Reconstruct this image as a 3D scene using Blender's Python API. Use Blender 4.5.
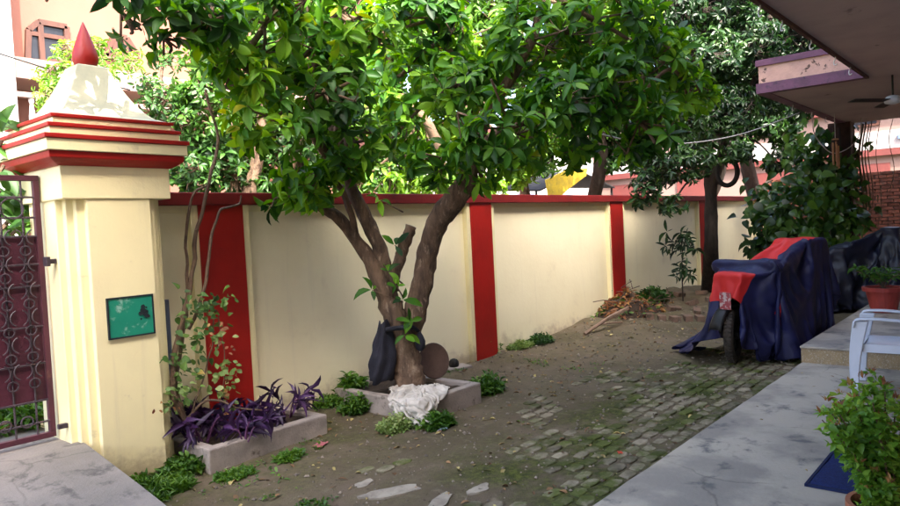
import bpy, math, random
import numpy as np
from mathutils import Vector, Matrix, noise
R = math.radians
C = bpy.context.scene.collection
sc = bpy.context.scene
rnd = random.Random(7)
nr = np.random.RandomState(7)
if bpy.ops.object.mode_set.poll(): bpy.ops.object.mode_set(mode='OBJECT')
for o in list(bpy.data.objects): bpy.data.objects.remove(o)

# ------------------------------------------------------------------ camera, sky, sun, exposure
F_PX = 703.0; CX, CY = 450.0, 253.0; EYE = 1.6
HEAD, PITCH, ROLL = R(40.2), R(2.04), 0.05
Fw = Vector((math.cos(HEAD)*math.cos(PITCH), math.sin(HEAD)*math.cos(PITCH), -math.sin(PITCH)))
Rt = Vector((math.sin(HEAD), -math.cos(HEAD), 0)); Up = Rt.cross(Fw)
cX = Rt*math.cos(ROLL) - Up*math.sin(ROLL); cY = Up*math.cos(ROLL) + Rt*math.sin(ROLL)
camd = bpy.data.cameras.new('camera'); cam = bpy.data.objects.new('camera', camd); C.objects.link(cam)
cam.matrix_world = Matrix(((cX.x, cY.x, -Fw.x, 0), (cX.y, cY.y, -Fw.y, 0), (cX.z, cY.z, -Fw.z, EYE), (0, 0, 0, 1)))
camd.sensor_width = 36; camd.lens = 36*F_PX/900; camd.clip_end = 3000; camd.clip_start = 0.05
sc.camera = cam
SUN_EL, SUN_AZ = R(47), math.atan2(-0.90, -0.43)
w = bpy.data.worlds.new('World'); sc.world = w; w.use_nodes = True
wn = w.node_tree; bg = wn.nodes['Background']
sky = wn.nodes.new('ShaderNodeTexSky'); sky.sky_type = 'NISHITA'; sky.sun_disc = False
sky.sun_elevation = SUN_EL; sky.sun_rotation = R(90) - SUN_AZ; sky.dust_density = 5.0; sky.air_density = 0.8; sky.ozone_density = 0.4
wn.links.new(sky.outputs[0], bg.inputs[0]); bg.inputs[1].default_value = 0.15
sd = bpy.data.lights.new('sun', 'SUN'); sd.energy = 2.1; sd.angle = R(0.5); sd.color = (1, 0.94, 0.83)
sun = bpy.data.objects.new('sun', sd); C.objects.link(sun)
sv = Vector((math.cos(SUN_AZ)*math.cos(SUN_EL), math.sin(SUN_AZ)*math.cos(SUN_EL), math.sin(SUN_EL)))
sun.rotation_euler = sv.to_track_quat('Z', 'Y').to_euler(); sun.location = (0, 0, 30)
sc.view_settings.view_transform = 'Standard'; sc.view_settings.look = 'None'
sc.view_settings.exposure = 3.3; sc.view_settings.gamma = 1.0

# ------------------------------------------------------------------ measuring helpers (photo 900x506)
def ray(px, py): return Fw + cX*((px-CX)/F_PX) - cY*((py-CY)/F_PX)
def at_z(px, py, z=0.0):
    d = ray(px, py); t = (z-EYE)/d.z; return Vector((0, 0, EYE)) + d*t
def at_y(px, py, y):
    d = ray(px, py); return Vector((0, 0, EYE)) + d*(y/d.y)
def at_x(px, py, x):
    d = ray(px, py); return Vector((0, 0, EYE)) + d*(x/d.x)
def at_d(px, py, dep): return Vector((0, 0, EYE)) + ray(px, py)*dep

# ------------------------------------------------------------------ materials
MATS = {}
def srgb(r, g, b):
    f = lambda c: (c/255/12.92) if c <= 10 else ((c/255+.055)/1.055)**2.4
    return (f(r), f(g), f(b))
def N(nt, t, **k):
    n = nt.nodes.new(t)
    for a, v in k.items(): setattr(n, a, v)
    return n
def mixc(nt, fac, a, b, blend='MIX'):
    m = N(nt, 'ShaderNodeMix', data_type='RGBA', blend_type=blend)
    for s, v in ((m.inputs[0], fac), (m.inputs[6], a), (m.inputs[7], b)):
        if isinstance(v, (int, float)): s.default_value = v
        elif isinstance(v, tuple): s.default_value = (*v, 1)
        else: nt.links.new(v, s)
    return m.outputs[2]
def ramp(nt, src, lo, hi):
    m = N(nt, 'ShaderNodeMapRange'); m.interpolation_type = 'SMOOTHSTEP'
    nt.links.new(src, m.inputs[0]); m.inputs[1].default_value = lo; m.inputs[2].default_value = hi
    return m.outputs[0]
def noi(nt, co, scale, detail=4, rough=.55, dist=0):
    n = N(nt, 'ShaderNodeTexNoise'); n.inputs['Scale'].default_value = scale
    n.inputs['Detail'].default_value = detail; n.inputs['Roughness'].default_value = rough; n.inputs['Distortion'].default_value = dist
    nt.links.new(co, n.inputs['Vector']); return n.outputs[0]
def mul(nt, a, b, op='MULTIPLY'):
    m = N(nt, 'ShaderNodeMath', operation=op)
    for s, v in ((m.inputs[0], a), (m.inputs[1], b)):
        if isinstance(v, (int, float)): s.default_value = v
        else: nt.links.new(v, s)
    return m.outputs[0]
def rand_src(nt):
    oi = N(nt, 'ShaderNodeObjectInfo'); ge = N(nt, 'ShaderNodeNewGeometry')
    return mul(nt, mul(nt, oi.outputs['Random'], ge.outputs['Random Per Island'], 'ADD'), 1.0, 'MODULO')
def mat(name, c, c2=None, rough=.7, scale=3.0, lo=.35, hi=.7, bump=.15, bscale=None, metal=0, spots=None, sscale=8, slo=.62, shi=.7, vary=0.0, spec=.4, stretch=None, sheen=0, coat=0, streak=None, splash=None, crack=0):
    if name in MATS: return MATS[name]
    m = bpy.data.materials.new(name); m.use_nodes = True; nt = m.node_tree; p = nt.nodes['Principled BSDF']
    tc = N(nt, 'ShaderNodeNewGeometry').outputs['Position']
    if stretch:
        mp = N(nt, 'ShaderNodeMapping'); mp.inputs['Scale'].default_value = stretch; nt.links.new(tc, mp.inputs[0]); tc = mp.outputs[0]
    c2 = c2 or tuple(v*.8 for v in c)
    n1 = noi(nt, tc, scale, 6, .6)
    col = mixc(nt, ramp(nt, n1, lo, hi), c, c2)
    if spots:
        col = mixc(nt, ramp(nt, noi(nt, tc, sscale, 6, .65, .3), slo, shi), col, spots)
    if streak:   # rain runs: noise drawn out along the height
        mp = N(nt, 'ShaderNodeMapping'); mp.inputs['Scale'].default_value = (9, 9, .55); nt.links.new(tc, mp.inputs[0])
        col = mixc(nt, mul(nt, ramp(nt, noi(nt, mp.outputs[0], 1.0, 6, .6), .54, .80), .55), col, streak)
    if splash:   # mud splashed up from the ground
        sx = N(nt, 'ShaderNodeSeparateXYZ'); nt.links.new(tc, sx.inputs[0])
        hgt = mul(nt, sx.outputs[2], mul(nt, noi(nt, tc, 3.5, 7, .7), -.75), 'ADD')
        inv = N(nt, 'ShaderNodeMapRange'); inv.interpolation_type = 'SMOOTHSTEP'; nt.links.new(hgt, inv.inputs[0]); inv.inputs[1].default_value = -.38; inv.inputs[2].default_value = -.10; inv.inputs[3].default_value = .75; inv.inputs[4].default_value = 0
        col = mixc(nt, inv.outputs[0], col, splash)
    if crack:
        vo = N(nt, 'ShaderNodeTexVoronoi', feature='DISTANCE_TO_EDGE'); vo.inputs['Scale'].default_value = crack
        wv = N(nt, 'ShaderNodeMix', data_type='VECTOR'); wv.inputs[0].default_value = .22; nt.links.new(tc, wv.inputs[4])
        nn = N(nt, 'ShaderNodeTexNoise'); nn.inputs['Scale'].default_value = 2.5; nn.inputs['Detail'].default_value = 6; nt.links.new(tc, nn.inputs['Vector']); nt.links.new(nn.outputs[1], wv.inputs[5]); nt.links.new(wv.outputs[1], vo.inputs['Vector'])
        cm = N(nt, 'ShaderNodeMapRange'); nt.links.new(vo.outputs['Distance'], cm.inputs[0]); cm.inputs[1].default_value = .0; cm.inputs[2].default_value = .006; cm.inputs[3].default_value = .45; cm.inputs[4].default_value = 0
        col = mixc(nt, mul(nt, cm.outputs[0], ramp(nt, noi(nt, tc, .9, 2), .42, .55)), col, (.04, .038, .035))
    if vary:
        r = rand_src(nt); v = N(nt, 'ShaderNodeMapRange'); nt.links.new(r, v.inputs[0]); v.inputs[3].default_value = 1-vary; v.inputs[4].default_value = 1+vary
        hs = N(nt, 'ShaderNodeHueSaturation'); nt.links.new(v.outputs[0], hs.inputs['Value']); nt.links.new(col, hs.inputs['Color']); col = hs.outputs[0]
    nt.links.new(col, p.inputs['Base Color'])
    p.inputs['Roughness'].default_value = rough; p.inputs['Metallic'].default_value = metal; p.inputs['Specular IOR Level'].default_value = spec
    if sheen: p.inputs['Sheen Weight'].default_value = sheen
    if coat: p.inputs['Coat Weight'].default_value = coat
    if bump:
        b = N(nt, 'ShaderNodeBump'); b.inputs['Strength'].default_value = bump; b.inputs['Distance'].default_value = .02
        nt.links.new(noi(nt, tc, bscale or scale*12, 6, .65), b.inputs['Height']); nt.links.new(b.outputs[0], p.inputs['Normal'])
    MATS[name] = m; return m
def leaf_mat(name, dark, mid, light, trans=.3, rough=.38, cl=1.2, yellow=None, spec=.5):
    m = bpy.data.materials.new(name); m.use_nodes = True; nt = m.node_tree; p = nt.nodes['Principled BSDF']
    r = rand_src(nt)
    pos = N(nt, 'ShaderNodeNewGeometry').outputs['Position']
    k = mul(nt, mul(nt, r, .6), mul(nt, ramp(nt, noi(nt, pos, cl, 2), .35, .65), .4), 'ADD')
    cr = N(nt, 'ShaderNodeValToRGB'); nt.links.new(k, cr.inputs[0])
    e = cr.color_ramp.elements; e[0].position = .08; e[0].color = (*dark, 1); e[1].position = .95; e[1].color = (*light, 1)
    x = e.new(.5); x.color = (*mid, 1)
    if yellow:
        e[-1].position = .9; y = e.new(.985); y.color = (*yellow, 1)
    nt.links.new(cr.outputs[0], p.inputs['Base Color']); p.inputs['Roughness'].default_value = rough; p.inputs['Specular IOR Level'].default_value = spec
    t = N(nt, 'ShaderNodeBsdfTranslucent')
    hs = N(nt, 'ShaderNodeHueSaturation'); hs.inputs['Hue'].default_value = .485; hs.inputs['Saturation'].default_value = 1.1; hs.inputs['Value'].default_value = 1.5
    nt.links.new(cr.outputs[0], hs.inputs['Color']); nt.links.new(hs.outputs[0], t.inputs[0])
    ms = N(nt, 'ShaderNodeMixShader'); ms.inputs[0].default_value = trans
    nt.links.new(p.outputs[0], ms.inputs[1]); nt.links.new(t.outputs[0], ms.inputs[2])
    nt.links.new(ms.outputs[0], nt.nodes['Material Output'].inputs[0]); MATS[name] = m; return m

m_cream = mat('cream_wall_paint', (.90, .84, .59), (.85, .78, .53), .6, 1.1, bump=.14, bscale=18, spots=(.70, .63, .44), sscale=2.2, slo=.58, shi=.85, streak=(.74, .68, .49), splash=(.40, .32, .22))
m_cream2 = mat('cream_pillar_paint', (.86, .78, .46), (.80, .72, .43), .55, 1.6, bump=.18, bscale=18, spots=(.58, .50, .32), sscale=6, slo=.62, shi=.80, streak=(.62, .55, .36), splash=(.30, .22, .15))
m_capgrey = mat('weathered_cap_paint', (.46, .44, .29), (.34, .34, .24), .6, 4, bump=.2, bscale=30, spots=(.20, .20, .15), sscale=6, slo=.6, shi=.8)
m_red = mat('red_oxide_paint', (.36, .012, .008), (.29, .010, .007), .42, 2.2, bump=.12, bscale=30, spots=(.22, .012, .01), sscale=5, slo=.62, shi=.8)
m_coping = mat('red_coping_paint', (.20, .012, .012), (.15, .010, .010), .5, 3, bump=.2, bscale=30, spots=(.12, .03, .03), sscale=6, slo=.6, shi=.75)
m_concrete = mat('worn_concrete', (.42, .375, .305), (.26, .235, .20), .6, 1.7, lo=.40, hi=.60, bump=.25, bscale=45, spots=(.12, .118, .115), sscale=4.2, slo=.54, shi=.68, crack=.75)
m_planter = mat('planter_cement', (.36, .31, .27), (.24, .21, .19), .85, 5, bump=.4, bscale=60, spots=(.12, .10, .08), sscale=9, slo=.58, shi=.72)
m_terrazzo = mat('speckled_step_face', (.33, .24, .13), (.25, .19, .11), .6, 12, bump=.35, bscale=160, spots=(.48, .42, .32), sscale=90, slo=.56, shi=.62)
m_cement_patch = mat('pale_cement_patch', (.36, .32, .25), (.22, .19, .15), .9, 9, bump=.4, bscale=70, spots=(.14, .12, .09), sscale=16, slo=.6, shi=.7)
m_paver = mat('worn_paver', (.27, .235, .165), (.15, .13, .085), .9, 11, bump=.7, bscale=45, spots=(.075, .092, .022), sscale=2.6, slo=.40, shi=.60, vary=.35, spec=.2)
m_brick = mat('old_brick', (.24, .085, .05), (.15, .06, .04), .9, 9, bump=.5, bscale=60, spots=(.10, .08, .06), sscale=14, slo=.58, shi=.7, vary=.3)
m_mortar = mat('mortar', (.14, .12, .10), None, .95, 9, bump=.4)
m_soffit = mat('dusty_pink_soffit', (.42, .33, .32), (.34, .265, .26), .75, 1.2, bump=.2, bscale=20, spots=(.17, .13, .13), sscale=3, slo=.64, shi=.75)
m_purple = mat('purple_band_paint', (.15, .055, .10), (.10, .04, .07), .6, 6, bump=.3, bscale=40, spots=(.05, .03, .05), sscale=10, slo=.6, shi=.7)
m_housewall = mat('house_wall_paint', (.60, .47, .40), (.5, .4, .35), .8, 2)
m_barkA = mat('fissured_grey_bark', (.17, .11, .07), (.055, .035, .024), .9, 11, bump=1.0, bscale=38, spots=(.26, .19, .13), sscale=20, slo=.55, shi=.68, stretch=(1, 1, .35))
m_barkB = mat('dark_bark', (.045, .032, .024), (.02, .015, .012), .95, 12, bump=.9, bscale=40, stretch=(1, 1, .3))
m_twig = mat('brown_twig', (.17, .11, .07), (.10, .065, .045), .9, 14, bump=.6, bscale=60)
m_iron = mat('gate_iron_paint', (.055, .04, .05), (.03, .022, .03), .5, 20, bump=.3, bscale=60, spots=(.09, .045, .035), sscale=25, slo=.6, shi=.7)
m_sheet = mat('maroon_gate_sheet', (.075, .018, .032), (.05, .014, .024), .45, 5, bump=.15, bscale=30, spots=(.10, .04, .04), sscale=12, slo=.6, shi=.75)
m_green_plate = mat('green_enamel', (.015, .24, .15), (.012, .20, .13), .35, 5, bump=.1, spots=(.25, .45, .36), sscale=9, slo=.55, shi=.66)
m_blackmark = mat('black_chipped_paint', (.012, .02, .025), None, .6, 9)
m_navy = mat('navy_cover_cloth', (.008, .010, .062), (.005, .006, .036), .55, 3, bump=.15, bscale=90, spec=.35)
m_redcloth = mat('red_cover_cloth', (.52, .018, .018), (.50, .018, .018), .55, 3, bump=.15, bscale=90, spec=.35)
m_tarp = mat('black_blue_tarp', (.004, .006, .022), (.003, .003, .008), .48, 4, bump=.1, bscale=50, spec=.5)
m_whitecloth = mat('soiled_white_cloth', (.54, .51, .46), (.42, .39, .34), .9, 7, bump=.25, bscale=120, spots=(.30, .24, .19), sscale=10, slo=.6, shi=.75)
m_navybag = mat('navy_bag_fabric', (.013, .014, .026), (.008, .009, .016), .8, 10, bump=.3, bscale=90)
m_rubber = mat('black_rubber', (.014, .013, .012), (.022, .018, .014), .8, 12, bump=.4, bscale=60)
m_tread = mat('dusty_tyre_tread', (.05, .038, .028), (.022, .018, .015), .85, 14, bump=.5, bscale=60)
m_chrome = mat('chrome', (.45, .45, .45), (.35, .35, .35), .2, 9, bump=.02, metal=1)
m_darkmetal = mat('dark_engine_metal', (.03, .03, .032), (.02, .02, .02), .45, 9, metal=.6)
m_lens = mat('headlight_glass', (.08, .09, .10), None, .1, 9, bump=0, spec=.8)
m_chair = mat('white_plastic', (.56, .60, .68), (.50, .54, .62), .35, 2.5, bump=.05, bscale=30, spec=.5)
m_mat = mat('blue_mat_pile', (.006, .022, .13), (.004, .015, .09), .95, 40, bump=.8, bscale=240, spots=(.012, .045, .20), sscale=120, slo=.55, shi=.65)
m_redpot = mat('red_plastic_pot', (.36, .05, .04), (.28, .04, .035), .45, 4, bump=.1)
m_terracotta = mat('terracotta_pot', (.42, .15, .07), (.30, .11, .06), .85, 6, bump=.3)
m_soil = mat('potting_soil', (.035, .022, .014), (.06, .04, .025), .95, 20, bump=.8, bscale=60)
m_disc = mat('brown_metal_disc', (.13, .08, .06), (.08, .05, .04), .7, 6, bump=.3, bscale=40)
m_pipe = mat('blue_grey_pipe', (.10, .13, .19), (.08, .10, .15), .6, 9, bump=.2)
m_rope = mat('pale_rope', (.55, .52, .48), None, .9, 30, bump=.2)
m_cable = mat('black_cable', (.015, .015, .015), None, .6, 30, bump=.1)
m_vine_rope = mat('aerial_root', (.20, .13, .08), (.13, .085, .055), .9, 20, bump=.4)
m_pink = mat('pink_plaster', (.20, .082, .058), (.175, .072, .05), .8, .8, bump=.12, bscale=12)
m_pinkpale = mat('pale_pink_plaster', (.22, .145, .125), (.19, .13, .11), .8, .9, bump=.12, bscale=12)
m_whitepl = mat('white_plaster', (.33, .31, .31), (.29, .27, .265), .8, .9, bump=.12, bscale=12)
m_farred = mat('faded_red_paint', (.13, .030, .026), (.11, .026, .023), .7, 2, bump=.1)
m_farblue = mat('faded_blue_paint', (.13, .22, .42), None, .7, 2, bump=.1)
m_wood = mat('brown_window_wood', (.075, .026, .015), (.05, .018, .011), .6, 12, bump=.2, stretch=(1, 1, .2))
m_glass = mat('dark_window_glass', (.008, .009, .012), (.018, .019, .024), .2, 1.5, bump=0, spec=.25)
m_ytarp = mat('yellow_tarp', (.62, .45, .02), (.45, .33, .03), .6, 7, bump=.4, bscale=25, spots=(.25, .2, .02), sscale=12, slo=.58, shi=.7)
m_btarp = mat('black_awning_sheet', (.006, .006, .007), None, .95, 6, bump=.2)
m_street = mat('street_cement', (.40, .36, .32), (.3, .27, .25), .9, 2, bump=.3)
m_bamboo = mat('bamboo_tube', (.42, .20, .09), None, .6, 12, bump=.1)
m_deadleaf = mat('dead_leaf', (.22, .12, .05), (.12, .07, .035), .8, 9, bump=.1, vary=.5, spots=(.40, .33, .12), sscale=3, slo=.5, shi=.6)
m_stick = mat('bleached_stick', (.30, .20, .14), (.2, .13, .09), .9, 14, bump=.4)
m_blue_plastic = mat('dark_plastic_bag', (.012, .012, .02), None, .4, 9, bump=.2)

lf_main = leaf_mat('broad_green_leaf', (.008, .036, .008), (.045, .165, .012), (.20, .42, .024), .38, .5, yellow=(.36, .40, .03), spec=.35)
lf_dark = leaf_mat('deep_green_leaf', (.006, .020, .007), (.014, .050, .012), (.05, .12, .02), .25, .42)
lf_far = leaf_mat('fresh_green_leaf', (.03, .085, .012), (.09, .22, .02), (.22, .40, .04), .45, .5, .6)
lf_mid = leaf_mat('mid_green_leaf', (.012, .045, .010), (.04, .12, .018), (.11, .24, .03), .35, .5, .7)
lf_shrub = leaf_mat('light_shrub_leaf', (.06, .16, .02), (.15, .32, .035), (.32, .48, .08), .4, .45, 3, yellow=(.55, .42, .10))
lf_purple = leaf_mat('purple_heart_leaf', (.018, .006, .028), (.042, .014, .066), (.10, .04, .14), .15, .45, 5)
lf_ivy = leaf_mat('ivy_leaf', (.03, .08, .02), (.07, .16, .03), (.15, .26, .05), .35, .5, 3, yellow=(.35, .25, .06))
lf_money = leaf_mat('money_plant_leaf', (.010, .035, .010), (.03, .09, .014), (.10, .22, .03), .3, .32, 1.5)
lf_weed = leaf_mat('weed_leaf', (.025, .08, .012), (.065, .17, .02), (.15, .28, .035), .35, .5, 4)
lf_dry = leaf_mat('dry_leaf', (.16, .06, .03), (.28, .13, .05), (.42, .25, .08), .3, .6, 4)
lf_pale = leaf_mat('pale_green_leaf', (.10, .18, .04), (.20, .30, .08), (.34, .40, .16), .35, .55, 4)

def ground_mat():
    m = bpy.data.materials.new('mossy_dirt'); m.use_nodes = True; nt = m.node_tree; p = nt.nodes['Principled BSDF']
    pos = N(nt, 'ShaderNodeNewGeometry').outputs['Position']
    a = mixc(nt, ramp(nt, noi(nt, pos, .9, 6), .38, .64), (.170, .130, .086), (.115, .090, .058))
    a = mixc(nt, ramp(nt, noi(nt, pos, 7, 8, .7), .52, .72), a, (.22, .18, .12))
    a = mixc(nt, ramp(nt, noi(nt, pos, 22, 6, .7), .60, .70), a, (.045, .032, .024))
    at = N(nt, 'ShaderNodeAttribute'); at.attribute_name = 'moss'
    f = mul(nt, ramp(nt, noi(nt, pos, 2.6, 7, .7), .36, .60), at.outputs['Fac'])
    mcol = mixc(nt, ramp(nt, noi(nt, pos, 25, 5, .7), .4, .65), (.042, .052, .012), (.105, .120, .022))
    a = mixc(nt, f, a, mcol)
    nt.links.new(a, p.inputs['Base Color']); p.inputs['Roughness'].default_value = .92; p.inputs['Specular IOR Level'].default_value = .25
    b = N(nt, 'ShaderNodeBump'); b.inputs['Strength'].default_value = .8; b.inputs['Distance'].default_value = .02
    nt.links.new(mul(nt, noi(nt, pos, 30, 8, .7), mul(nt, noi(nt, pos, 120, 4, .7), .5), 'ADD'), b.inputs['Height']); nt.links.new(b.outputs[0], p.inputs['Normal'])
    return m
m_ground = ground_mat()

# ------------------------------------------------------------------ mesh building
ORG = {}
def tag(o, label=None, cat=None, group=None, kind=None):
    if label: o['label'] = label
    if cat: o['category'] = cat
    if group: o['group'] = group
    if kind: o['kind'] = kind
    return o
def thing(name, loc, label, cat, group=None, rotz=0):
    o = bpy.data.objects.new(name, None); C.objects.link(o); o.empty_display_size = .1
    o.location = loc; o.rotation_euler = (0, 0, rotz); ORG[o.name] = Vector(loc)
    return tag(o, label, cat, group)
class MB:
    def __init__(s): s.v = []; s.f = []; s.m = []
    def add(s, vs, fs, mi=0):
        b = len(s.v); s.v += [tuple(v) for v in vs]; s.f += [tuple(i+b for i in f) for f in fs]; s.m += [mi]*len(fs); return s
    def box(s, x0, x1, y0, y1, z0, z1, mi=0, M=None):
        vs = [Vector((x, y, z)) for z in (z0, z1) for y in (y0, y1) for x in (x0, x1)]
        if M: vs = [M @ v for v in vs]
        return s.add(vs, [(0, 2, 3, 1), (4, 5, 7, 6), (0, 1, 5, 4), (1, 3, 7, 5), (3, 2, 6, 7), (2, 0, 4, 6)], mi)
    def frustum(s, c0, c1, h0, h1, mi=0):   # square loft between two heights
        vs = [Vector(c0)+Vector((sx*h0[0], sy*h0[1], 0)) for sx, sy in ((-1, -1), (1, -1), (1, 1), (-1, 1))] + [Vector(c1)+Vector((sx*h1[0], sy*h1[1], 0)) for sx, sy in ((-1, -1), (1, -1), (1, 1), (-1, 1))]
        return s.add(vs, [(3, 2, 1, 0), (4, 5, 6, 7)] + [(i, (i+1) % 4, (i+1) % 4+4, i+4) for i in range(4)], mi)
    def sqloft(s, c, prof, mi=0):           # prof list of (half_x, half_y, z)
        vs = []; fs = []
        for hx, hy, z in prof:
            vs += [(c[0]-hx, c[1]-hy, z), (c[0]+hx, c[1]-hy, z), (c[0]+hx, c[1]+hy, z), (c[0]-hx, c[1]+hy, z)]
        for k in range(len(prof)-1):
            for i in range(4): fs.append((4*k+i, 4*k+(i+1) % 4, 4*k+4+(i+1) % 4, 4*k+4+i))
        fs += [(3, 2, 1, 0), tuple(4*(len(prof)-1)+i for i in range(4))]
        return s.add(vs, fs, mi)
    def prism(s, poly, z0, z1, mi=0):
        n = len(poly); vs = [(x, y, z0) for x, y in poly] + [(x, y, z1) for x, y in poly]
        return s.add(vs, [tuple(range(n-1, -1, -1)), tuple(range(n, 2*n))] + [(i, (i+1) % n, (i+1) % n+n, i+n) for i in range(n)], mi)
    def tube(s, pts, rad, n=8, mi=0, cap=True, wob=0):
        pts = [Vector(p) for p in pts]; m = len(pts)
        if isinstance(rad, (int, float)): rad = [rad]*m
        b = len(s.v); pr = None; closed = (pts[0]-pts[-1]).length < 1e-6
        for i, p in enumerate(pts):
            t = (pts[min(i+1, m-1)]-pts[max(i-1, 0)])
            if closed and i in (0, m-1): t = pts[1]-pts[m-2]
            t = t.normalized() if t.length > 1e-9 else Vector((0, 0, 1))
            if pr is None:
                pr = Vector((1, 0, 0)) if abs(t.x) < .9 else Vector((0, 1, 0))
            sd_ = t.cross(pr).normalized(); u = sd_.cross(t).normalized(); pr = u
            for k in range(n):
                a = 2*math.pi*k/n; r = rad[i]
                if wob: r *= 1+wob*noise.noise(Vector((math.cos(a)*1.6, math.sin(a)*1.6, i*.45))+p*.5)
                s.v.append(tuple(p+sd_*(math.cos(a)*r)+u*(math.sin(a)*r)))
        for i in range(m-1):
            for k in range(n):
                s.f.append((b+i*n+k, b+i*n+(k+1) % n, b+(i+1)*n+(k+1) % n, b+(i+1)*n+k)); s.m.append(mi)
        if cap and not closed:
            s.f.append(tuple(b+k for k in range(n-1, -1, -1))); s.f.append(tuple(b+(m-1)*n+k for k in range(n))); s.m += [mi, mi]
        return s
    def ring(s, c, ax1, ax2, r, t, n=20, k=6, mi=0, a0=0, a1=2*math.pi):
        c = Vector(c); ax1 = Vector(ax1); ax2 = Vector(ax2)
        pts = [c+ax1*(r*math.cos(a0+(a1-a0)*i/n))+ax2*(r*math.sin(a0+(a1-a0)*i/n)) for i in range(n+1)]
        if abs(a1-a0-2*math.pi) < 1e-6: pts[-1] = pts[0].copy()
        return s.tube(pts, t, k, mi)
    def lathe(s, c, prof, n=24, mi=0, M=None):   # prof (r, z)
        vs = []; fs = []; c = Vector(c)
        for r, z in prof:
            for k in range(n):
                a = 2*math.pi*k/n; v = Vector((r*math.cos(a), r*math.sin(a), z))
                if M: v = M @ v
                vs.append(c+v)
        for i in range(len(prof)-1):
            for k in range(n): fs.append((i*n+k, i*n+(k+1) % n, (i+1)*n+(k+1) % n, (i+1)*n+k))
        fs += [tuple(range(n-1, -1, -1)), tuple((len(prof)-1)*n+k for k in range(n))]
        return s.add(vs, fs, mi)
    def build(s, name, mats, parent=None, smooth=False, bevel=0, org=None, local=False, seg=2):
        me = bpy.data.meshes.new(name)
        o3 = Vector((0, 0, 0))
        if not local:
            if parent: o3 = ORG.get(parent.name, o3)
            elif org is not None: o3 = Vector(org)
        me.from_pydata([tuple(Vector(v)-o3) for v in s.v], [], s.f)
        for m in (mats if isinstance(mats, (list, tuple)) else [mats]): me.materials.append(m)
        me.polygons.foreach_set('material_index', s.m)
        if smooth: me.polygons.foreach_set('use_smooth', [True]*len(s.f))
        me.update()
        o = bpy.data.objects.new(name, me); C.objects.link(o)
        if parent: o.parent = parent; ORG[o.name] = o3
        else: o.location = o3; ORG[o.name] = o3
        if bevel:
            b = o.modifiers.new('bevel', 'BEVEL'); b.width = bevel; b.segments = seg; b.limit_method = 'ANGLE'; b.angle_limit = R(40)
        return o
def inst(name, me, parent, M):     # copy of a shared piece, M in world coordinates
    o = bpy.data.objects.new(name, me); C.objects.link(o); o.parent = parent
    M = M.copy(); M.translation -= ORG[parent.name]
    o.matrix_local = M; return o
def copy_tree(o, parent=None):
    c = o.copy(); C.objects.link(c); c.parent = parent
    ORG[c.name] = ORG.get(o.name, Vector((0, 0, 0)))
    for ch in o.children: copy_tree(ch, c)
    return c
def piece_mesh(name, mb, m):
    me = bpy.data.meshes.new(name); me.from_pydata(mb.v, [], mb.f); me.materials.append(m); return me

# ------------------------------------------------------------------ leaves
def leaf_template(kind='broad'):
    if kind == 'broad':
        rows = [(0, .05, 0), (.14, .42, .0), (.34, .88, -.015), (.60, 1.0, -.05), (.84, .60, -.12)]; tip = (1, -.20)
    elif kind == 'lance':
        rows = [(0, .45, 0), (.35, 1.0, .05), (.7, .6, .0)]; tip = (1, -.12)
    elif kind == 'heart':
        rows = [(-.08, .40, .02), (.04, .85, .01), (.24, 1.0, 0), (.5, .86, -.04), (.76, .48, -.10)]; tip = (1, -.2)
    else:
        rows = [(0, .08, 0), (.5, 1.0, -.04)]; tip = (1, -.15)
    v = []; f = []
    for y, wd, z in rows: v += [(-.5*wd, y, z+.10*wd), (0, y, z), (.5*wd, y, z+.10*wd)]
    for i in range(len(rows)-1):
        a = 3*i; f += [(a, a+1, a+4), (a, a+4, a+3), (a+1, a+2, a+5), (a+1, a+5, a+4)]
    a = 3*(len(rows)-1); v.append((0, tip[0], tip[1])); t = len(v)-1
    f += [(a, a+1, t), (a+1, a+2, t)]
    return np.array(v), np.array(f)
def norm(a): return a/np.maximum(np.linalg.norm(a, axis=-1, keepdims=True), 1e-9)
class Leaves:
    def __init__(s): s.p = []; s.d = []; s.n = []; s.l = []; s.w = []
    def one(s, p, d, n, l, w_):
        s.p.append(tuple(p)); s.d.append(tuple(d)); s.n.append(tuple(n)); s.l.append(l); s.w.append(w_)
    def rosette(s, c, ax, k, l, w_, spread=(45, 95), droop=.25, rg=rnd):
        c = np.array(c); ax = np.array(ax)/max(np.linalg.norm(ax), 1e-6)
        h = np.array((1., 0, 0)) if abs(ax[0]) < .8 else np.array((0, 1., 0))
        u = np.cross(ax, h); u /= np.linalg.norm(u); v = np.cross(ax, u); a0 = rg.random()*6.28
        for i in range(k):
            a = a0+i*2.4+rg.uniform(-.3, .3); th = R(spread[0]+(spread[1]-spread[0])*i/max(k-1, 1)+rg.uniform(-12, 12))
            rad = u*math.cos(a)+v*math.sin(a); d = ax*math.cos(th)+rad*math.sin(th); d[2] -= droop*rg.uniform(.4, 1.4); d /= np.linalg.norm(d)
            n = ax-d*np.dot(ax, d)
            if np.linalg.norm(n) < .1: n = rad
            n = n/np.linalg.norm(n)+np.array([rg.gauss(0, .25) for _ in range(3)])
            q = rg.choice((.5, .75, .9, 1, 1.1, 1.25))*rg.uniform(.85, 1.1)
            s.one(c+rad*.01, d, n, l*q, w_*q)
    def arrays(s): return [np.array(x, dtype=float) for x in (s.p, s.d, s.n, s.l, s.w)]
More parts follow.
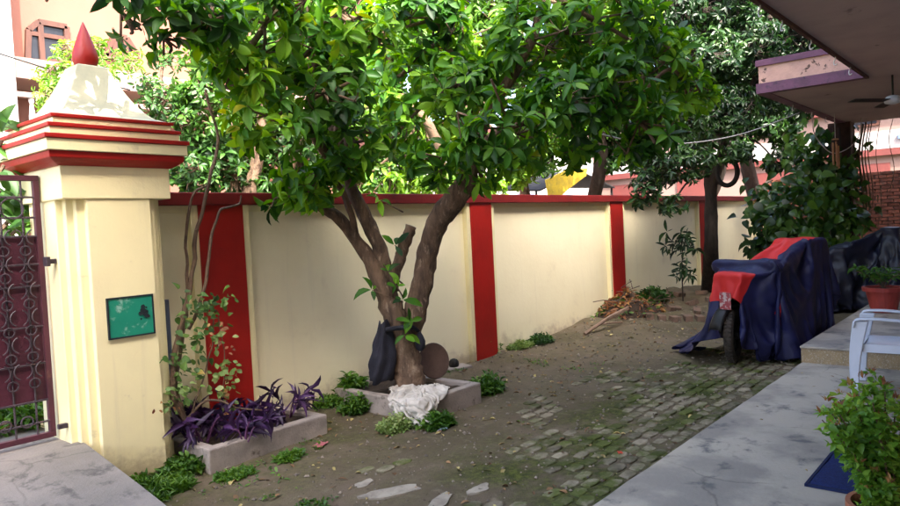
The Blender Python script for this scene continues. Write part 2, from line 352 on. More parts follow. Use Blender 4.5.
def leaf_batch(name, arr, m, parent, kind='broad', stuff=True):
    P, D, Nn, L, W = arr; T, Fc = leaf_template(kind); n = len(P); k = len(T)
    D = norm(D); S = norm(np.cross(D, Nn)); U = np.cross(S, D)
    org = np.array(ORG[parent.name]) if parent else np.zeros(3)
    V = (P-org)[:, None, :] + S[:, None, :]*(T[None, :, 0:1]*W[:, None, None]) + D[:, None, :]*(T[None, :, 1:2]*L[:, None, None]) + U[:, None, :]*(T[None, :, 2:3]*(L*CUR[:n])[:, None, None])
    F_ = (Fc[None]+(np.arange(n)*k)[:, None, None]).reshape(-1, 3)
    me = bpy.data.meshes.new(name); me.vertices.add(n*k); me.vertices.foreach_set('co', V.reshape(-1).astype(np.float32))
    me.loops.add(len(F_)*3); me.loops.foreach_set('vertex_index', F_.reshape(-1).astype(np.int32))
    me.polygons.add(len(F_)); me.polygons.foreach_set('loop_start', np.arange(0, len(F_)*3, 3, dtype=np.int32))
    me.polygons.foreach_set('use_smooth', np.ones(len(F_), dtype=bool))
    me.materials.append(m); me.update(calc_edges=True); me.validate()
    o = bpy.data.objects.new(name, me); C.objects.link(o); o.parent = parent
    if stuff: o['kind'] = 'stuff'
    return o
def screen(P):
    rel = P-np.array((0, 0, EYE)); z = rel@np.array(Fw); x = CX+F_PX*(rel@np.array(cX))/z; y = CY-F_PX*(rel@np.array(cY))/z
    return x, y, z
LM = {}
CUR = np.random.RandomState(3).uniform(.1, 2.6, 400000)
def leaves(parent, lv, m, kind='broad', parts=300, name='foliage', minpx=8):
    """largest leaves in view become leaf objects, the others one mesh"""
    arr = lv.arrays(); P, D, Nn, L, W = arr
    if len(P) == 0: return
    x, y, z = screen(P+D*(L[:, None]*.5)); vis = (z > .2) & (x > -5) & (x < 905) & (y > -5) & (y < 511)
    S = norm(np.cross(norm(D), Nn)); U = np.cross(S, norm(D)); fac = np.abs((U*norm(P-np.array((0, 0, EYE)))).sum(1))
    size = np.where(vis, L/np.maximum(z, .2)*F_PX*(.5+.5*fac), 0)
    cam_near = size/(1+.0*z) - z*2.0
    cam_near = np.where(size > minpx, cam_near, -1e9)
    idx = np.argsort(-cam_near)[:parts]; idx = idx[cam_near[idx] > -1e8]
    key = (kind, m.name)
    if key not in LM:
        T, Fc = leaf_template(kind); me = bpy.data.meshes.new('leaf'); me.from_pydata([tuple(t) for t in T], [], [tuple(int(a) for a in f) for f in Fc])
        me.polygons.foreach_set('use_smooth', [True]*len(Fc)); me.materials.append(m); LM[key] = me
    for i in idx:
        d = Vector(D[i]).normalized(); s = d.cross(Vector(Nn[i])).normalized(); u = s.cross(d)
        M = Matrix((( s.x*W[i], d.x*L[i], u.x*L[i]*CUR[i], P[i][0]), (s.y*W[i], d.y*L[i], u.y*L[i]*CUR[i], P[i][1]), (s.z*W[i], d.z*L[i], u.z*L[i]*CUR[i], P[i][2]), (0, 0, 0, 1)))
        o = bpy.data.objects.new('leaf', LM[key]); C.objects.link(o); o.parent = parent
        M.translation -= ORG[parent.name]; o.matrix_local = M
    keep = np.ones(len(P), bool); keep[idx] = False
    if keep.sum(): return leaf_batch(name, [a[keep] for a in arr], m, parent, kind)
def smooth_path(pts, k=6):
    pts = [Vector(p) for p in pts]; P = [pts[0]*2-pts[1]]+pts+[pts[-1]*2-pts[-2]]; out = []
    for i in range(1, len(P)-2):
        for j in range(k):
            t = j/k; a, b, c, d = P[i-1], P[i], P[i+1], P[i+2]
            out.append(.5*((2*b)+(c-a)*t+(2*a-5*b+4*c-d)*t*t+(3*b-a-3*c+d)*t**3))
    return out+[pts[-1]]
def crown(lv, br, blobs, per_m2, k, l, w_, anchor, droop=.25, spread=(45, 95), shell=.55, rg=rnd, up=.5, twig=.006, nb=1):
    """blobs: (centre, (rx, ry, rz)); rosettes fill the outer part of each blob, boughs tie it to the anchor"""
    for c, r in blobs:
        c = Vector(c); A = min(anchor, key=lambda q: (Vector(q)-c).length); A = Vector(A)
        mid = (A+c)/2+Vector((rg.uniform(-.15, .15), rg.uniform(-.15, .15), rg.uniform(0, .2)))
        q = sum(r)/3; br.tube(smooth_path([A, mid, c, c+(c-A).normalized()*q*.5]), [max(.05*q*(1-i/24)+.008, .008) for i in range(19)], 6)
        hubs = [c+Vector((rg.gauss(0, .35)*r[0], rg.gauss(0, .35)*r[1], rg.gauss(0, .35)*r[2])) for _ in range(5)]
        for h in hubs: br.tube([mid.lerp(c, .7), h], [.014*q+.006, .008], 5)
        area = 4*math.pi*((r[0]*r[1])**1.6/3+(r[0]*r[2])**1.6/3+(r[1]*r[2])**1.6/3)**(1/1.6)
        for _ in range(int(area*per_m2)):
            v = Vector((rg.gauss(0, 1), rg.gauss(0, 1), rg.gauss(0, 1))).normalized(); s = shell+(1-shell)*rg.random()**.6
            s *= .82+.35*noise.noise(c*3+v*1.9)
            p = c+Vector((v.x*r[0], v.y*r[1], v.z*r[2]))*s
            ax = (v*.9+Vector((0, 0, up))+Vector((rg.gauss(0, .3), rg.gauss(0, .3), rg.gauss(0, .3)))).normalized()
            lv.rosette(p, ax, k, l, w_, spread, droop, rg)
            h = min(hubs, key=lambda g: (g-p).length)
            if rg.random() < .6: br.tube([h, h.lerp(p, .6)+Vector((0, 0, -.02)), p], [twig*1.3, twig, twig*.7], 3, cap=False)

# ------------------------------------------------------------------ draped cloths (simulated before anything else stands in the scene)
def drape(colliders, nx, ny, sx, sy, M, frames=60, cut=None, shape=None, bend=.3, stiff=15, selfc=False, mass=.3, dist=.012, fric=20):
    tmp = []
    for kind, loc, scl, rot in colliders:
        mb = MB()
        if kind == 'box': mb.box(-.5, .5, -.5, .5, -.5, .5)
        elif kind == 'plane': mb.add([(-4, -4, 0), (4, -4, 0), (4, 4, 0), (-4, 4, 0)], [(0, 1, 2, 3)])
        else: mb.lathe((0, 0, 0), [(math.sin(math.pi*i/8)*.5+.001, -math.cos(math.pi*i/8)*.5) for i in range(9)], 14)
        me = bpy.data.meshes.new('c'); me.from_pydata(mb.v, [], mb.f); o = bpy.data.objects.new('c', me); C.objects.link(o)
        o.location = loc; o.scale = scl; o.rotation_euler = rot; m = o.modifiers.new('c', 'COLLISION'); o.collision.thickness_outer = .012; o.collision.cloth_friction = fric; tmp.append(o)
    vs = []; fs = []; uv = []
    for j in range(ny+1):
        for i in range(nx+1):
            u, v = (i/nx-.5)*sx, (j/ny-.5)*sy; uv.append((u, v)); p = Vector((u, v, 0))
            if shape: p = shape(u, v)
            vs.append(tuple(M @ p))
    for j in range(ny):
        for i in range(nx):
            a = j*(nx+1)+i; u = ((i+.5)/nx-.5)*sx; v = ((j+.5)/ny-.5)*sy
            if cut and cut(u, v): continue
            fs.append((a, a+1, a+nx+2, a+nx+1))
    used = sorted({i for f in fs for i in f}); mp = {a: b for b, a in enumerate(used)}
    me = bpy.data.meshes.new('c'); me.from_pydata([vs[i] for i in used], [], [tuple(mp[i] for i in f) for f in fs]); uv = [uv[i] for i in used]
    g = bpy.data.objects.new('c', me); C.objects.link(g); m = g.modifiers.new('cl', 'CLOTH'); s = m.settings
    s.quality = 5; s.mass = mass; s.tension_stiffness = stiff; s.compression_stiffness = stiff; s.shear_stiffness = stiff/3; s.bending_stiffness = bend
    m.collision_settings.distance_min = dist; m.collision_settings.use_self_collision = selfc; m.collision_settings.self_distance_min = dist
    sc.frame_start = 1; sc.frame_end = frames; m.point_cache.frame_start = 1; m.point_cache.frame_end = frames
    for f in range(1, frames+1): sc.frame_set(f)
    dg = bpy.context.evaluated_depsgraph_get(); out = bpy.data.meshes.new_from_object(g.evaluated_get(dg))
    V = [v.co.copy() for v in out.vertices]; Fc = [tuple(p.vertices) for p in out.polygons]
    for o in tmp+[g]: bpy.data.objects.remove(o)
    sc.frame_set(1)
    return V, Fc, uv
I4 = Matrix.Identity(4)
# motorcycle cover: x forward, z up, ground at 0
bike_col = [('plane', (0, 0, 0), (1, 1, 1), (0, 0, 0)), ('box', (.0, 0, .55), (1.55, .30, .80), (0, 0, 0)), ('ball', (.62, 0, .78), (.34, .36, .36), (0, 0, 0)),
            ('box', (.42, 0, 1.02), (.10, .74, .08), (0, 0, 0)), ('ball', (.42, .40, 1.14), (.16, .16, .22), (0, 0, 0)), ('ball', (.42, -.40, 1.17), (.16, .16, .22), (0, 0, 0)),
            ('box', (-.72, 0, 1.08), (.36, .40, .34), (0, 0, 0)), ('box', (.72, 0, .42), (.16, .16, .5), (0, 0, 0))]
def cover_cut(u, v): return (u > 1.06 and abs(v+.02) < .19)
def cover_shape(u, v): return Vector((u, v+.04*math.sin(u*9), .05*math.sin(u*11+v*3)+.04*math.sin(v*13+u*5)))
cover_V, cover_F, cover_uv = drape(bike_col, 84, 72, 2.95, 2.75, Matrix.Translation((-.02, .06, 1.38)), 55, cover_cut, cover_shape, bend=.12, stiff=12)
tarp_col = [('plane', (0, 0, 0), (1, 1, 1), (0, 0, 0)), ('box', (0, 0, .45), (1.5, .36, .75), (0, 0, 0)), ('ball', (-.35, 0, 1.22), (.22, .30, .70), (0, 0, 0)),
            ('ball', (.75, .1, .7), (.4, .5, .5), (0, 0, 0)), ('box', (.35, 0, .92), (.12, .72, .12), (0, 0, 0))]
def tarp_shape(u, v): return Vector((u+.05*math.sin(v*8), v, .08*math.sin(u*9+v*4)+.06*math.sin(v*11-u*6)))
tarp_V, tarp_F, tarp_uv = drape(tarp_col, 66, 56, 3.0, 2.5, Matrix.Translation((0, 0, 1.62)), 50, None, tarp_shape, bend=.1, stiff=12)
# white cloth: origin at the near corner of the tree planter
def crumple(u, v):
    n = noise.noise_vector(Vector((u*4, v*4, .3))); m = noise.noise_vector(Vector((u*11, v*11, 3.3)))
    return Vector((u*.68+n.x*.09+m.x*.006, v*.52+n.y*.09+m.y*.006, .035*math.sin(u*15+v*6)+.025*math.sin(v*17-u*5)+n.z*.06+m.z*.008))
white_V, white_F, white_uv = drape([('plane', (0, 0, 0), (1, 1, 1), (0, 0, 0)), ('box', (.41, .54, .0875), (.82, 1.08, .175), (0, 0, 0)), ('ball', (.48, .60, .2), (.26, .26, .4), (0, 0, 0))], 56, 50, 1.1, .98, Matrix.Translation((.10, .17, .29)) @ Matrix.Rotation(.5, 4, 'Z'), 30, None, crumple, bend=.06, stiff=6, selfc=True, dist=.008, fric=80)
sc.frame_set(1)
def cloth_mesh(name, V, Fc, mats, M, parent=None, pick=None, thick=.004, org=None, uv=None, wr=.012, wf=9):
    me = bpy.data.meshes.new(name); o3 = ORG.get(parent.name) if parent else Vector(org or (0, 0, 0))
    P = []
    for v in V:
        n = noise.fractal(v*wf, .6, 2.0, 4)*wr
        P.append(tuple((M @ (v+Vector((n, n*.6, n*.8))))-o3))
    me.from_pydata(P, [], Fc)
    for m in mats: me.materials.append(m)
    if pick: me.polygons.foreach_set('material_index', [pick(sum(uv[i][0] for i in f)/len(f), sum(uv[i][1] for i in f)/len(f)) for f in Fc])
    me.polygons.foreach_set('use_smooth', [True]*len(Fc)); me.update()
    o = bpy.data.objects.new(name, me); C.objects.link(o); o.location = (0, 0, 0) if parent else o3; o.parent = parent; ORG[o.name] = o3
    s = o.modifiers.new('thickness', 'SOLIDIFY'); s.thickness = thick; s.offset = 0
    b = o.modifiers.new('round', 'SUBSURF'); b.levels = 1; b.render_levels = 1
    return o

# ------------------------------------------------------------------ ground
WY = 5.12          # face of the wall panels
SLAB_Y = 1.86; SLAB_Z = .085; STEP_X = 7.55; STEP_Z = .25
def sstep(a, b, x):
    t = min(max((x-a)/(b-a), 0), 1); return t*t*(3-2*t)
def ground_h(x, y):
    h = .030*noise.noise(Vector((x*.8, y*.8, 0)))+.014*noise.noise(Vector((x*3, y*3, 4)))+.006*noise.noise(Vector((x*11, y*11, 7)))
    m = sstep(6.9, 9.6, x)*sstep(2.9, 4.6, y)*.15+sstep(9.5, 11, x)*sstep(3.4, 3.9, y)*.10*(1-sstep(15.5, 17, x))
    m *= 1+.5*noise.noise(Vector((x*2.2, y*2.2, 9)))
    if y > WY+.1: m *= 0
    rim = .05*sstep(4.2, 5.1, y)*(1 if y < 5.3 else 0)
    edge = sstep(SLAB_Y-.05, SLAB_Y-.4, y)*-.05
    return h+m+rim+edge-.012
def moss_f(x, y):
    pv = sstep(2.9, 3.6, x)*(1-sstep(2.6, 3.7, y-.12*(x-4)*0))*sstep(1.2, 1.9, y)*(1-sstep(6.6, 7.6, x))
    lf = .55*(1-sstep(3.6, 4.6, x))*sstep(3.2, 4.0, y)
    return max(pv, lf, .25)
def make_ground():
    x0, x1, y0, y1, st = 1.0, 18.0, 1.3, 5.6, .045
    nx, ny = int((x1-x0)/st), int((y1-y0)/st); vs = []; fs = []; ms = []
    for j in range(ny+1):
        for i in range(nx+1):
            x, y = x0+i*st, y0+j*st
            vs.append((x, y, ground_h(x, y))); ms.append(moss_f(x, y))
    for j in range(ny):
        for i in range(nx):
            a = j*(nx+1)+i; fs.append((a, a+1, a+nx+2, a+nx+1))
    b = len(vs); B = 400   # the same sheet runs on to the horizon
    corner = {}
    def ring_pts():
        out = [j for j in range(nx+1)]+[(nx)+(nx+1)*j for j in range(1, ny+1)]+[ny*(nx+1)+i for i in range(nx-1, -1, -1)]+[(nx+1)*j for j in range(ny-1, 0, -1)]
        return out
    rp = ring_pts(); cx_, cy_ = (x0+x1)/2, (y0+y1)/2
    for i in rp:
        x, y, _ = vs[i]; vx, vy = x-cx_, y-cy_; s = B/max(abs(vx)/((x1-x0)/2), abs(vy)/((y1-y0)/2), 1e-6)
        vs.append((cx_+vx/((x1-x0)/2)*B, cy_+vy/((y1-y0)/2)*B, -.05)); ms.append(.1)
    n = len(rp)
    for k in range(n):
        fs.append((rp[k], b+k, b+(k+1) % n, rp[(k+1) % n]))
    me = bpy.data.meshes.new('ground'); me.from_pydata(vs, [], fs); me.materials.append(m_ground)
    at = me.attributes.new('moss', 'FLOAT', 'POINT'); at.data.foreach_set('value', ms)
    me.polygons.foreach_set('use_smooth', [True]*len(fs)); me.update()
    # normals up
    o = bpy.data.objects.new('ground', me); C.objects.link(o); o['kind'] = 'structure'; ORG['ground'] = Vector((0, 0, 0)); return o
ground = make_ground()

# pavers showing through the dirt, each a piece of the ground
pm = []
for q in range(7):
    r2 = random.Random(40+q); mb = MB()
    poly = []
    for k in range(9):
        a = 2*math.pi*k/9+.3; c_, s_ = math.cos(a), math.sin(a); e = 1/max(abs(c_)**8+abs(s_)**8, 1e-6)**(1/8)
        poly.append((.5*c_*e*r2.uniform(.84, 1.0), .5*s_*e*r2.uniform(.84, 1.0)))
    mb.prism(poly, -.5, .42)
    b = len(mb.v); n = 9
    mb.f.pop(1); mb.m.pop()           # open the top and crown it slightly
    mb.v += [(x*.86, y*.86, .5) for x, y in poly]
    for k in range(n): mb.f.append((n+k, n+(k+1) % n, b+(k+1) % n, b+k)); mb.m.append(0)
    mb.f.append(tuple(b+k for k in range(n))); mb.m.append(0)
    pm.append(piece_mesh('paver', mb, m_paver))
rp_ = random.Random(5); cnt = 0; pav = []
for j in range(18):
    y = SLAB_Y+.062+j*.108
    for i in range(58):
        x = 2.6+i*.168+(.084 if j % 2 else 0)
        if x > 8.4 or rp_.random() < .05: continue
        lim = 3.65+.25*noise.noise(Vector((x*1.1, 3, 0)))+.0*x-(.55*sstep(6.5, 7.5, x))+.25*(1-sstep(3.6, 4.6, x))
        if y > lim: continue
        px, py = screen(np.array([[x, y, 0.0]]))[0:2]
        if px[0] < 330 or py[0] > 516: continue
        pres = noise.noise(Vector((x*1.2, y*1.6, 20)))+.95*(1-sstep(1.9, 3.2, y))-.55*(1-sstep(3.6, 4.3, x+.5*(2.6-y)))
        if pres < -.08+.25*rp_.random(): continue
        pav.append((x, y))
rp_.shuffle(pav)
rest = MB()
for q_, (x, y) in enumerate(sorted(pav, key=lambda p: p[0])):
    M = Matrix.Translation((x+rp_.uniform(-.012, .012), y+rp_.uniform(-.01, .01), ground_h(x, y)-.0150+rp_.uniform(-.006, .004)+.010*noise.noise(Vector((x*2, y*2, 5))))) @ Matrix.Rotation(rp_.uniform(-.1, .1), 4, 'Z') @ Matrix.Rotation(rp_.uniform(-.05, .05), 4, 'X') @ Matrix.Diagonal((rp_.uniform(.142, .158), rp_.uniform(.086, .098), .05, 1))
    if q_ < 300: inst('paver', rp_.choice(pm), ground, M)
    else: me = rp_.choice(pm); rest.add([M @ v.co for v in me.vertices], [tuple(p.vertices) for p in me.polygons])
if rest.v: rest.build('paving', m_paver, ground)['kind'] = 'stuff'
for (px, py, sx, sy, rz) in ((392, 491, .48, .17, -.5), (440, 498, .30, .12, .3), (478, 487, .2, .12, 0), (364, 483, .18, .10, .2)):
    p = at_z(px, py, 0); mb = MB(); r2 = random.Random(px); poly = [(.5*math.cos(2*math.pi*k/20)*q, .5*math.sin(2*math.pi*k/20)*q) for k in range(20) for q in [.85+.4*noise.noise(Vector((math.cos(k*.314)*1.5+px, math.sin(k*.314)*1.5, 0)))+r2.uniform(-.05, .05)]]
    mb.prism(poly, -.5, .5); me = piece_mesh('cement_patch', mb, m_cement_patch)
    inst('cement_patch', me, ground, Matrix.Translation((p.x, p.y, ground_h(p.x, p.y)-.003)) @ Matrix.Rotation(rz, 4, 'Z') @ Matrix.Diagonal((sx, sy, .02, 1)))

# porch floor, raised step, entrance ramp
mb = MB(); n_ = 90; mb.prism([(-3, -1.6), (STEP_X+.02, -1.6)]+[(STEP_X+.02-(STEP_X+3.02)*i/n_, SLAB_Y+.010*noise.noise(Vector((i*.35, 0, 0)))+.012*min(0, noise.noise(Vector((i*1.3, 5, 0)))+.2)) for i in range(n_+1)], -.12, SLAB_Z); slab = tag(mb.build('porch_floor', m_concrete, bevel=.008), kind='structure')
mb = MB(); mb.box(-.0, 12.6, -1.6, SLAB_Y+.01, -.12, STEP_Z); 
mb = MB(); mb.box(STEP_X, 12.6, -1.6, SLAB_Y+.004, -.12, STEP_Z-.022); step = tag(mb.build('porch_step', m_terrazzo, bevel=.004), kind='structure')
mb = MB(); mb.box(STEP_X-.012, 12.612, -1.6, SLAB_Y+.012, STEP_Z-.022, STEP_Z); mb.build('step_tread', m_concrete, step, bevel=.006)
mb = MB()
prof = [(2.75, .0), (3.4, .10), (4.0, .215), (4.7, .34), (7.5, .34)]
xs = [-3, 1.80, 1.86]; vs = []; fs = []
for y, z in prof: vs += [(-3, y, z), (1.86-.04*(y < 3), y, z), (-3, y, -.2), (1.86, y, -.2)]
for k in range(len(prof)-1):
    a = 4*k; fs += [(a, a+1, a+5, a+4), (a+1, a+3, a+7, a+5), (a+2, a, a+4, a+6)]
fs += [(0, 2, 3, 1), (16, 17, 19, 18)]
mb.add(vs, fs); tag(mb.build('entrance_ramp', mat('grey_ramp_cement', (.23, .21, .19), (.16, .15, .135), .8, 1.7, bump=.4, bscale=45, spots=(.09, .085, .08), sscale=5, slo=.54, shi=.68, crack=.75)), kind='structure')
mb = MB(); mb.box(-60, 60, 7.6, 13, -.3, .02); tag(mb.build('street', m_street), kind='structure')

# ------------------------------------------------------------------ boundary wall
WT = 1.975
posts = [at_y(px, 199, 5.045).x+.2 for px in (197.5, 470, 610.5, 699.5)]
posts.append(posts[3]+(posts[3]-posts[1])/2)
print('POSTS', posts)
wall = thing('boundary_wall', (8, WY, 0), 'long cream boundary wall with red posts and red top behind the tree', 'wall')
for k in range(5):
    a = (posts[k]+.205 if k >= 0 else 2.3); b = posts[k+1]-.205 if k < 4 else 17.6
    if k < 4: mb = MB(); mb.box(a+.0, b, WY, WY+.14, -.2, WT-.10); mb.build('wall_panel', m_cream, wall)
mb = MB(); mb.box(2.4, posts[0]-.205, WY, WY+.14, -.2, WT-.10); mb.build('wall_panel', m_cream, wall)
mb = MB(); mb.box(posts[4]+.205, 18.2, WY, WY+.14, -.2, WT-.10); mb.build('wall_panel', m_cream, wall)
for k, x in enumerate(posts):
    mb = MB(); mb.box(x-.2, x+.2, WY-.075, WY+.17, -.2, WT-.098, 0)
    mb.box(x-.262, x-.2, WY-.062, WY+.15, -.2, WT-.10, 1); mb.box(x+.2, x+.262, WY-.062, WY+.15, -.2, WT-.10, 1)
    mb.build('wall_post', [m_red, m_cream2], wall)
for k in range(-1, 5):
    a = posts[k]+.262 if k >= 0 else 2.45; b = posts[k+1]-.262 if k < 4 else 18.2
    mb = MB(); mb.box(a, b, WY-.030, WY+.0, WT-.155, WT-.098); mb.build('panel_border', m_cream2, wall)
mb = MB(); mb.box(2.42, 18.22, WY-.10, WY+.20, WT-.10, WT); mb.build('coping', m_coping, wall, bevel=.008)

# ------------------------------------------------------------------ gate pillar
PX_, PY_ = 2.15, 5.0
pil = thing('gate_pillar', (PX_, PY_, 0), 'cream gate pillar with stepped red banded cap and green plate', 'pillar')
mb = MB(); mb.box(PX_-.205, PX_+.215, PY_-.35, PY_+.33, -.2, 1.90)
mb.box(PX_-.255, PX_+.262, PY_-.31, PY_+.31, -.2, 1.901); mb.box(PX_-.30, PX_+.305, PY_-.265, PY_+.27, -.2, 1.902); mb.box(PX_-.342, PX_+.345, PY_-.215, PY_+.22, -.2, 1.903)
mb.build('shaft', m_cream2, pil, bevel=.006)
mb = MB(); mb.box(PX_-.355, PX_+.36, PY_-.362, PY_+.36, 1.90, 2.11); mb.build('capital', m_cream2, pil, bevel=.006)
cc = (PX_, PY_)
mb = MB()
mb.sqloft(cc, [(.37, .37, 2.108), (.40, .40, 2.125), (.435, .435, 2.15), (.44, .44, 2.19)], 1)
mb.sqloft(cc, [(.455, .455, 2.192), (.455, .455, 2.262)], 0); mb.sqloft(cc, [(.468, .468, 2.264), (.468, .468, 2.292)], 1)
mb.sqloft(cc, [(.42, .42, 2.294), (.42, .42, 2.338)], 0); mb.sqloft(cc, [(.432, .432, 2.34), (.432, .432, 2.364)], 1)
mb.sqloft(cc, [(.385, .385, 2.366), (.385, .385, 2.402)], 0); mb.sqloft(cc, [(.397, .397, 2.404), (.397, .397, 2.426)], 1)
mb.build('stepped_cap', [m_cream2, m_red], pil, bevel=.004)
mb = MB(); pr = []
for i in range(13):
    t = i/12; pr.append((.37-.265*(t**.62), .37-.265*(t**.62), 2.428+.375*(t**1.15)))
pr += [(.10, .10, 2.815), (.08, .08, 2.825)]
mb.sqloft(cc, pr); mb.build('flared_roof', m_capgrey, pil, bevel=.004)
mb = MB(); mb.lathe((PX_, PY_, 2.80), [(.03, 0), (.066, .02), (.082, .07), (.080, .11), (.064, .17), (.040, .235), (.020, .29), (.006, .325), (.001, .335)], 28); mb.build('finial', m_red, pil, smooth=True)
PFY = PY_-.35
a = at_y(107, 300, PFY); b = at_y(153, 332, PFY)
mb = MB(); mb.box(a.x, b.x, PFY-.012, PFY-.001, b.z, a.z, 0)
plate = mb.build('number_plate', m_green_plate, pil)
fr = MB(); t_ = .010
for q in ((a.x-t_, b.x+t_, b.z-t_, b.z), (a.x-t_, b.x+t_, a.z, a.z+t_), (a.x-t_, a.x, b.z, a.z), (b.x, b.x+t_, b.z, a.z)): fr.box(q[0], q[1], PFY-.017, PFY-.001, q[2], q[3])
fr.build('plate_frame', m_blackmark, plate)
mk = MB()
for i in range(16):
    r_ = rnd.uniform(.006, .018); x_ = b.x-.055+rnd.gauss(0, .016); z_ = (a.z+b.z)/2+.02+rnd.gauss(0, .025); mk.prism([(x_+r_*math.cos(k*1.05)*rnd.uniform(.6, 1.2), z_+r_*math.sin(k*1.05)*rnd.uniform(.6, 1.2)) for k in range(6)], 0, .001+.0004*i)
mk.v = [(x, PFY-.0125-z, y) for x, y, z in mk.v]; mk.build('chipped_patch', m_blackmark, plate)
mb = MB(); mb.box(PX_-.40, PX_-.343, PY_-.19, PY_-.16, 1.50, 1.53); mb.box(PX_-.41, PX_-.385, PY_-.205, PY_-.145, 1.485, 1.545); mb.box(PX_-.40, PX_-.343, PY_-.19, PY_-.16, .44, .47)
mb.build('hinge_bolt', m_iron, pil, bevel=.004)

# ------------------------------------------------------------------ gate
GY = PY_-.03; GX1 = PX_-.365; GX0 = GX1-1.25
gate = thing('iron_gate', ((GX0+GX1)/2, GY, .36), 'dark maroon iron gate with welded rings and scrolls beside pillar', 'gate')
mb = MB(); mb.box(GX0, GX1, GY-.02, GY+.02, 2.035, 2.07); mb.box(GX0, GX1, GY-.02, GY+.02, .37, .405); mb.box(GX1-.035, GX1, GY-.02, GY+.02, .405, 2.035); mb.box(GX0, GX0+.035, GY-.02, GY+.02, .405, 2.035)
mb.build('gate_frame', m_sheet, gate, bevel=.003)
mb = MB(); mb.box(GX0+.036, GX1-.036, GY+.004, GY+.008, .62, 1.68); mb.build('sheet_panel', m_sheet, gate)
for z in (.48, .62, .86, 1.10, 1.36, 1.50, 1.68, 1.80, 1.93):
    mb = MB(); mb.tube([(GX0+.03, GY-.012, z), (GX1-.03, GY-.012, z)], .007, 6); mb.build('cross_bar', m_iron, gate)
nb = 9
for i in range(nb):
    x = GX1-.105-i*.125
    mb = MB(); mb.tube([(x, GY-.006, .40), (x, GY-.006, 2.04)], .0065, 6); mb.build('upright_bar', m_iron, gate)
for i in range(9):
    x = GX1-.105-i*.125
    for j in range(6):
        z = .74+j*.17
        if i < 6 :
            mb = MB(); mb.ring((x+(.0 if j % 2 else .0), GY-.018, z), (1, 0, 0), (0, 0, 1), .030, .0055, 16, 5); mb.build('ring', m_iron, gate)
            mb = MB()
            for sx in (-1, 1): mb.ring((x+sx*.0625, GY-.017, z+.085), (1, 0, 0), (0, 0, 1), .052, .005, 10, 5, a0=(math.pi*.62 if sx > 0 else -math.pi*.38), a1=(math.pi*1.38 if sx > 0 else math.pi*.38))
            mb.build('scroll', m_iron, gate)
    if i < 5:
        mb = MB(); mb.ring((x-.06, GY-.017, 1.86), (1, 0, 0), (0, 0, 1), .065, .0055, 18, 5); mb.build('ring', m_iron, gate); mb = MB(); mb.ring((x-.06, GY-.017, .50), (1, 0, 0), (0, 0, 1), .035, .0055, 14, 5); mb.build('ring', m_iron, gate)

# blue grey pipe beside the pillar
pp = at_y(164.5, 300, WY-.06)
mb = MB(); mb.tube([(pp.x, WY-.05, 0), (pp.x, WY-.05, pp.z)], .035, 12); tag(mb.build('drain_pipe', m_pipe, org=(pp.x, WY-.05, 0), smooth=False), 'blue grey upright pipe against the wall right behind the gate pillar', 'pipe')

# ------------------------------------------------------------------ house: unseen floor above, canopy, jutting slab
SOF = 3.2
house = thing('house', (4, -1.6, 0), 'house with dusty pink porch ceiling and purple edged jutting slab', 'house')
mb = MB(); mb.box(-6, 14, -1.9, -1.62, -.1, SOF); mb.box(-6, 14, -9, -1.9, -.1, SOF); mb.build('ground_floor_wall', m_housewall, house)
c1 = at_z(869, 76, SOF); c2 = at_z(776, 101, SOF); c3 = at_z(843, 124.5, SOF)
JX0 = c1.x; Y1 = c1.y; JY = (c2.y+c3.y)/2; JX1 = (c3.x)
print('CANOPY', c1, c2, c3)
mb = MB(); mb.box(-6, JX1, -9, Y1, SOF, SOF+.12); mb.box(JX0, JX1-.002, Y1+.0, JY, SOF+.001, SOF+.12); mb.build('ceiling_slab', m_soffit, house)
mb = MB(); mb.box(-6, JX0-.0, Y1, Y1+.035, SOF-.03, SOF+.16); mb.build('edge_beam', m_wood, house)
mb = MB(); mb.box(-6, 19, -9, Y1-.02, SOF+.121, 6.12); mb.build('unseen_upper_floor', m_housewall, house)  # unseen storey, its height and far end set to shade wall and yard
fz1 = SOF+.43
mb = MB(); mb.box(JX0-.0, JX0+.10, Y1+.04, JY-.03, SOF+.121, fz1-.08, 0); mb.box(JX0+.1, JX1-.03, JY-.13, JY-.03, SOF+.121, fz1-.08, 0); mb.build('jut_parapet', mat('cracked_pink_plaster', (.60, .36, .28), (.50, .30, .24), .85, 5, bump=.5, bscale=30, spots=(.10, .06, .05), sscale=8, slo=.58, shi=.63), house)
mb = MB()
for z0, z1 in ((SOF-.012, SOF+.119), (fz1-.079, fz1)):
    mb.box(JX0-.03, JX0+.11, Y1+.037, JY, z0, z1); mb.box(JX0+.111, JX1, JY-.14, JY, z0, z1)
mb.build('purple_band', m_purple, house)
def hook(p, parent):
    mb = MB(); p = Vector(p); mb.tube([p+Vector((0, 0, .01)), p+Vector((0, 0, -.03))], .006, 6); mb.ring(p+Vector((0, 0, -.058)), (.7, .7, 0), (0, 0, 1), .028, .0065, 14, 6, a0=-2.4, a1=1.57); mb.build('hook', m_rope, parent, smooth=True)
for q in ((777, 2), (801, 17), (826, 38), (849, 55), (867, 65)):
    p = at_z(q[0]+1, q[1]-1, SOF-.03); hook((p.x, Y1+.015, SOF-.03), house)
for q in ((786, 105), (806, 112), (822, 117)): p = at_z(*q, SOF); hook((p.x, JY-.07, SOF-.012), house)
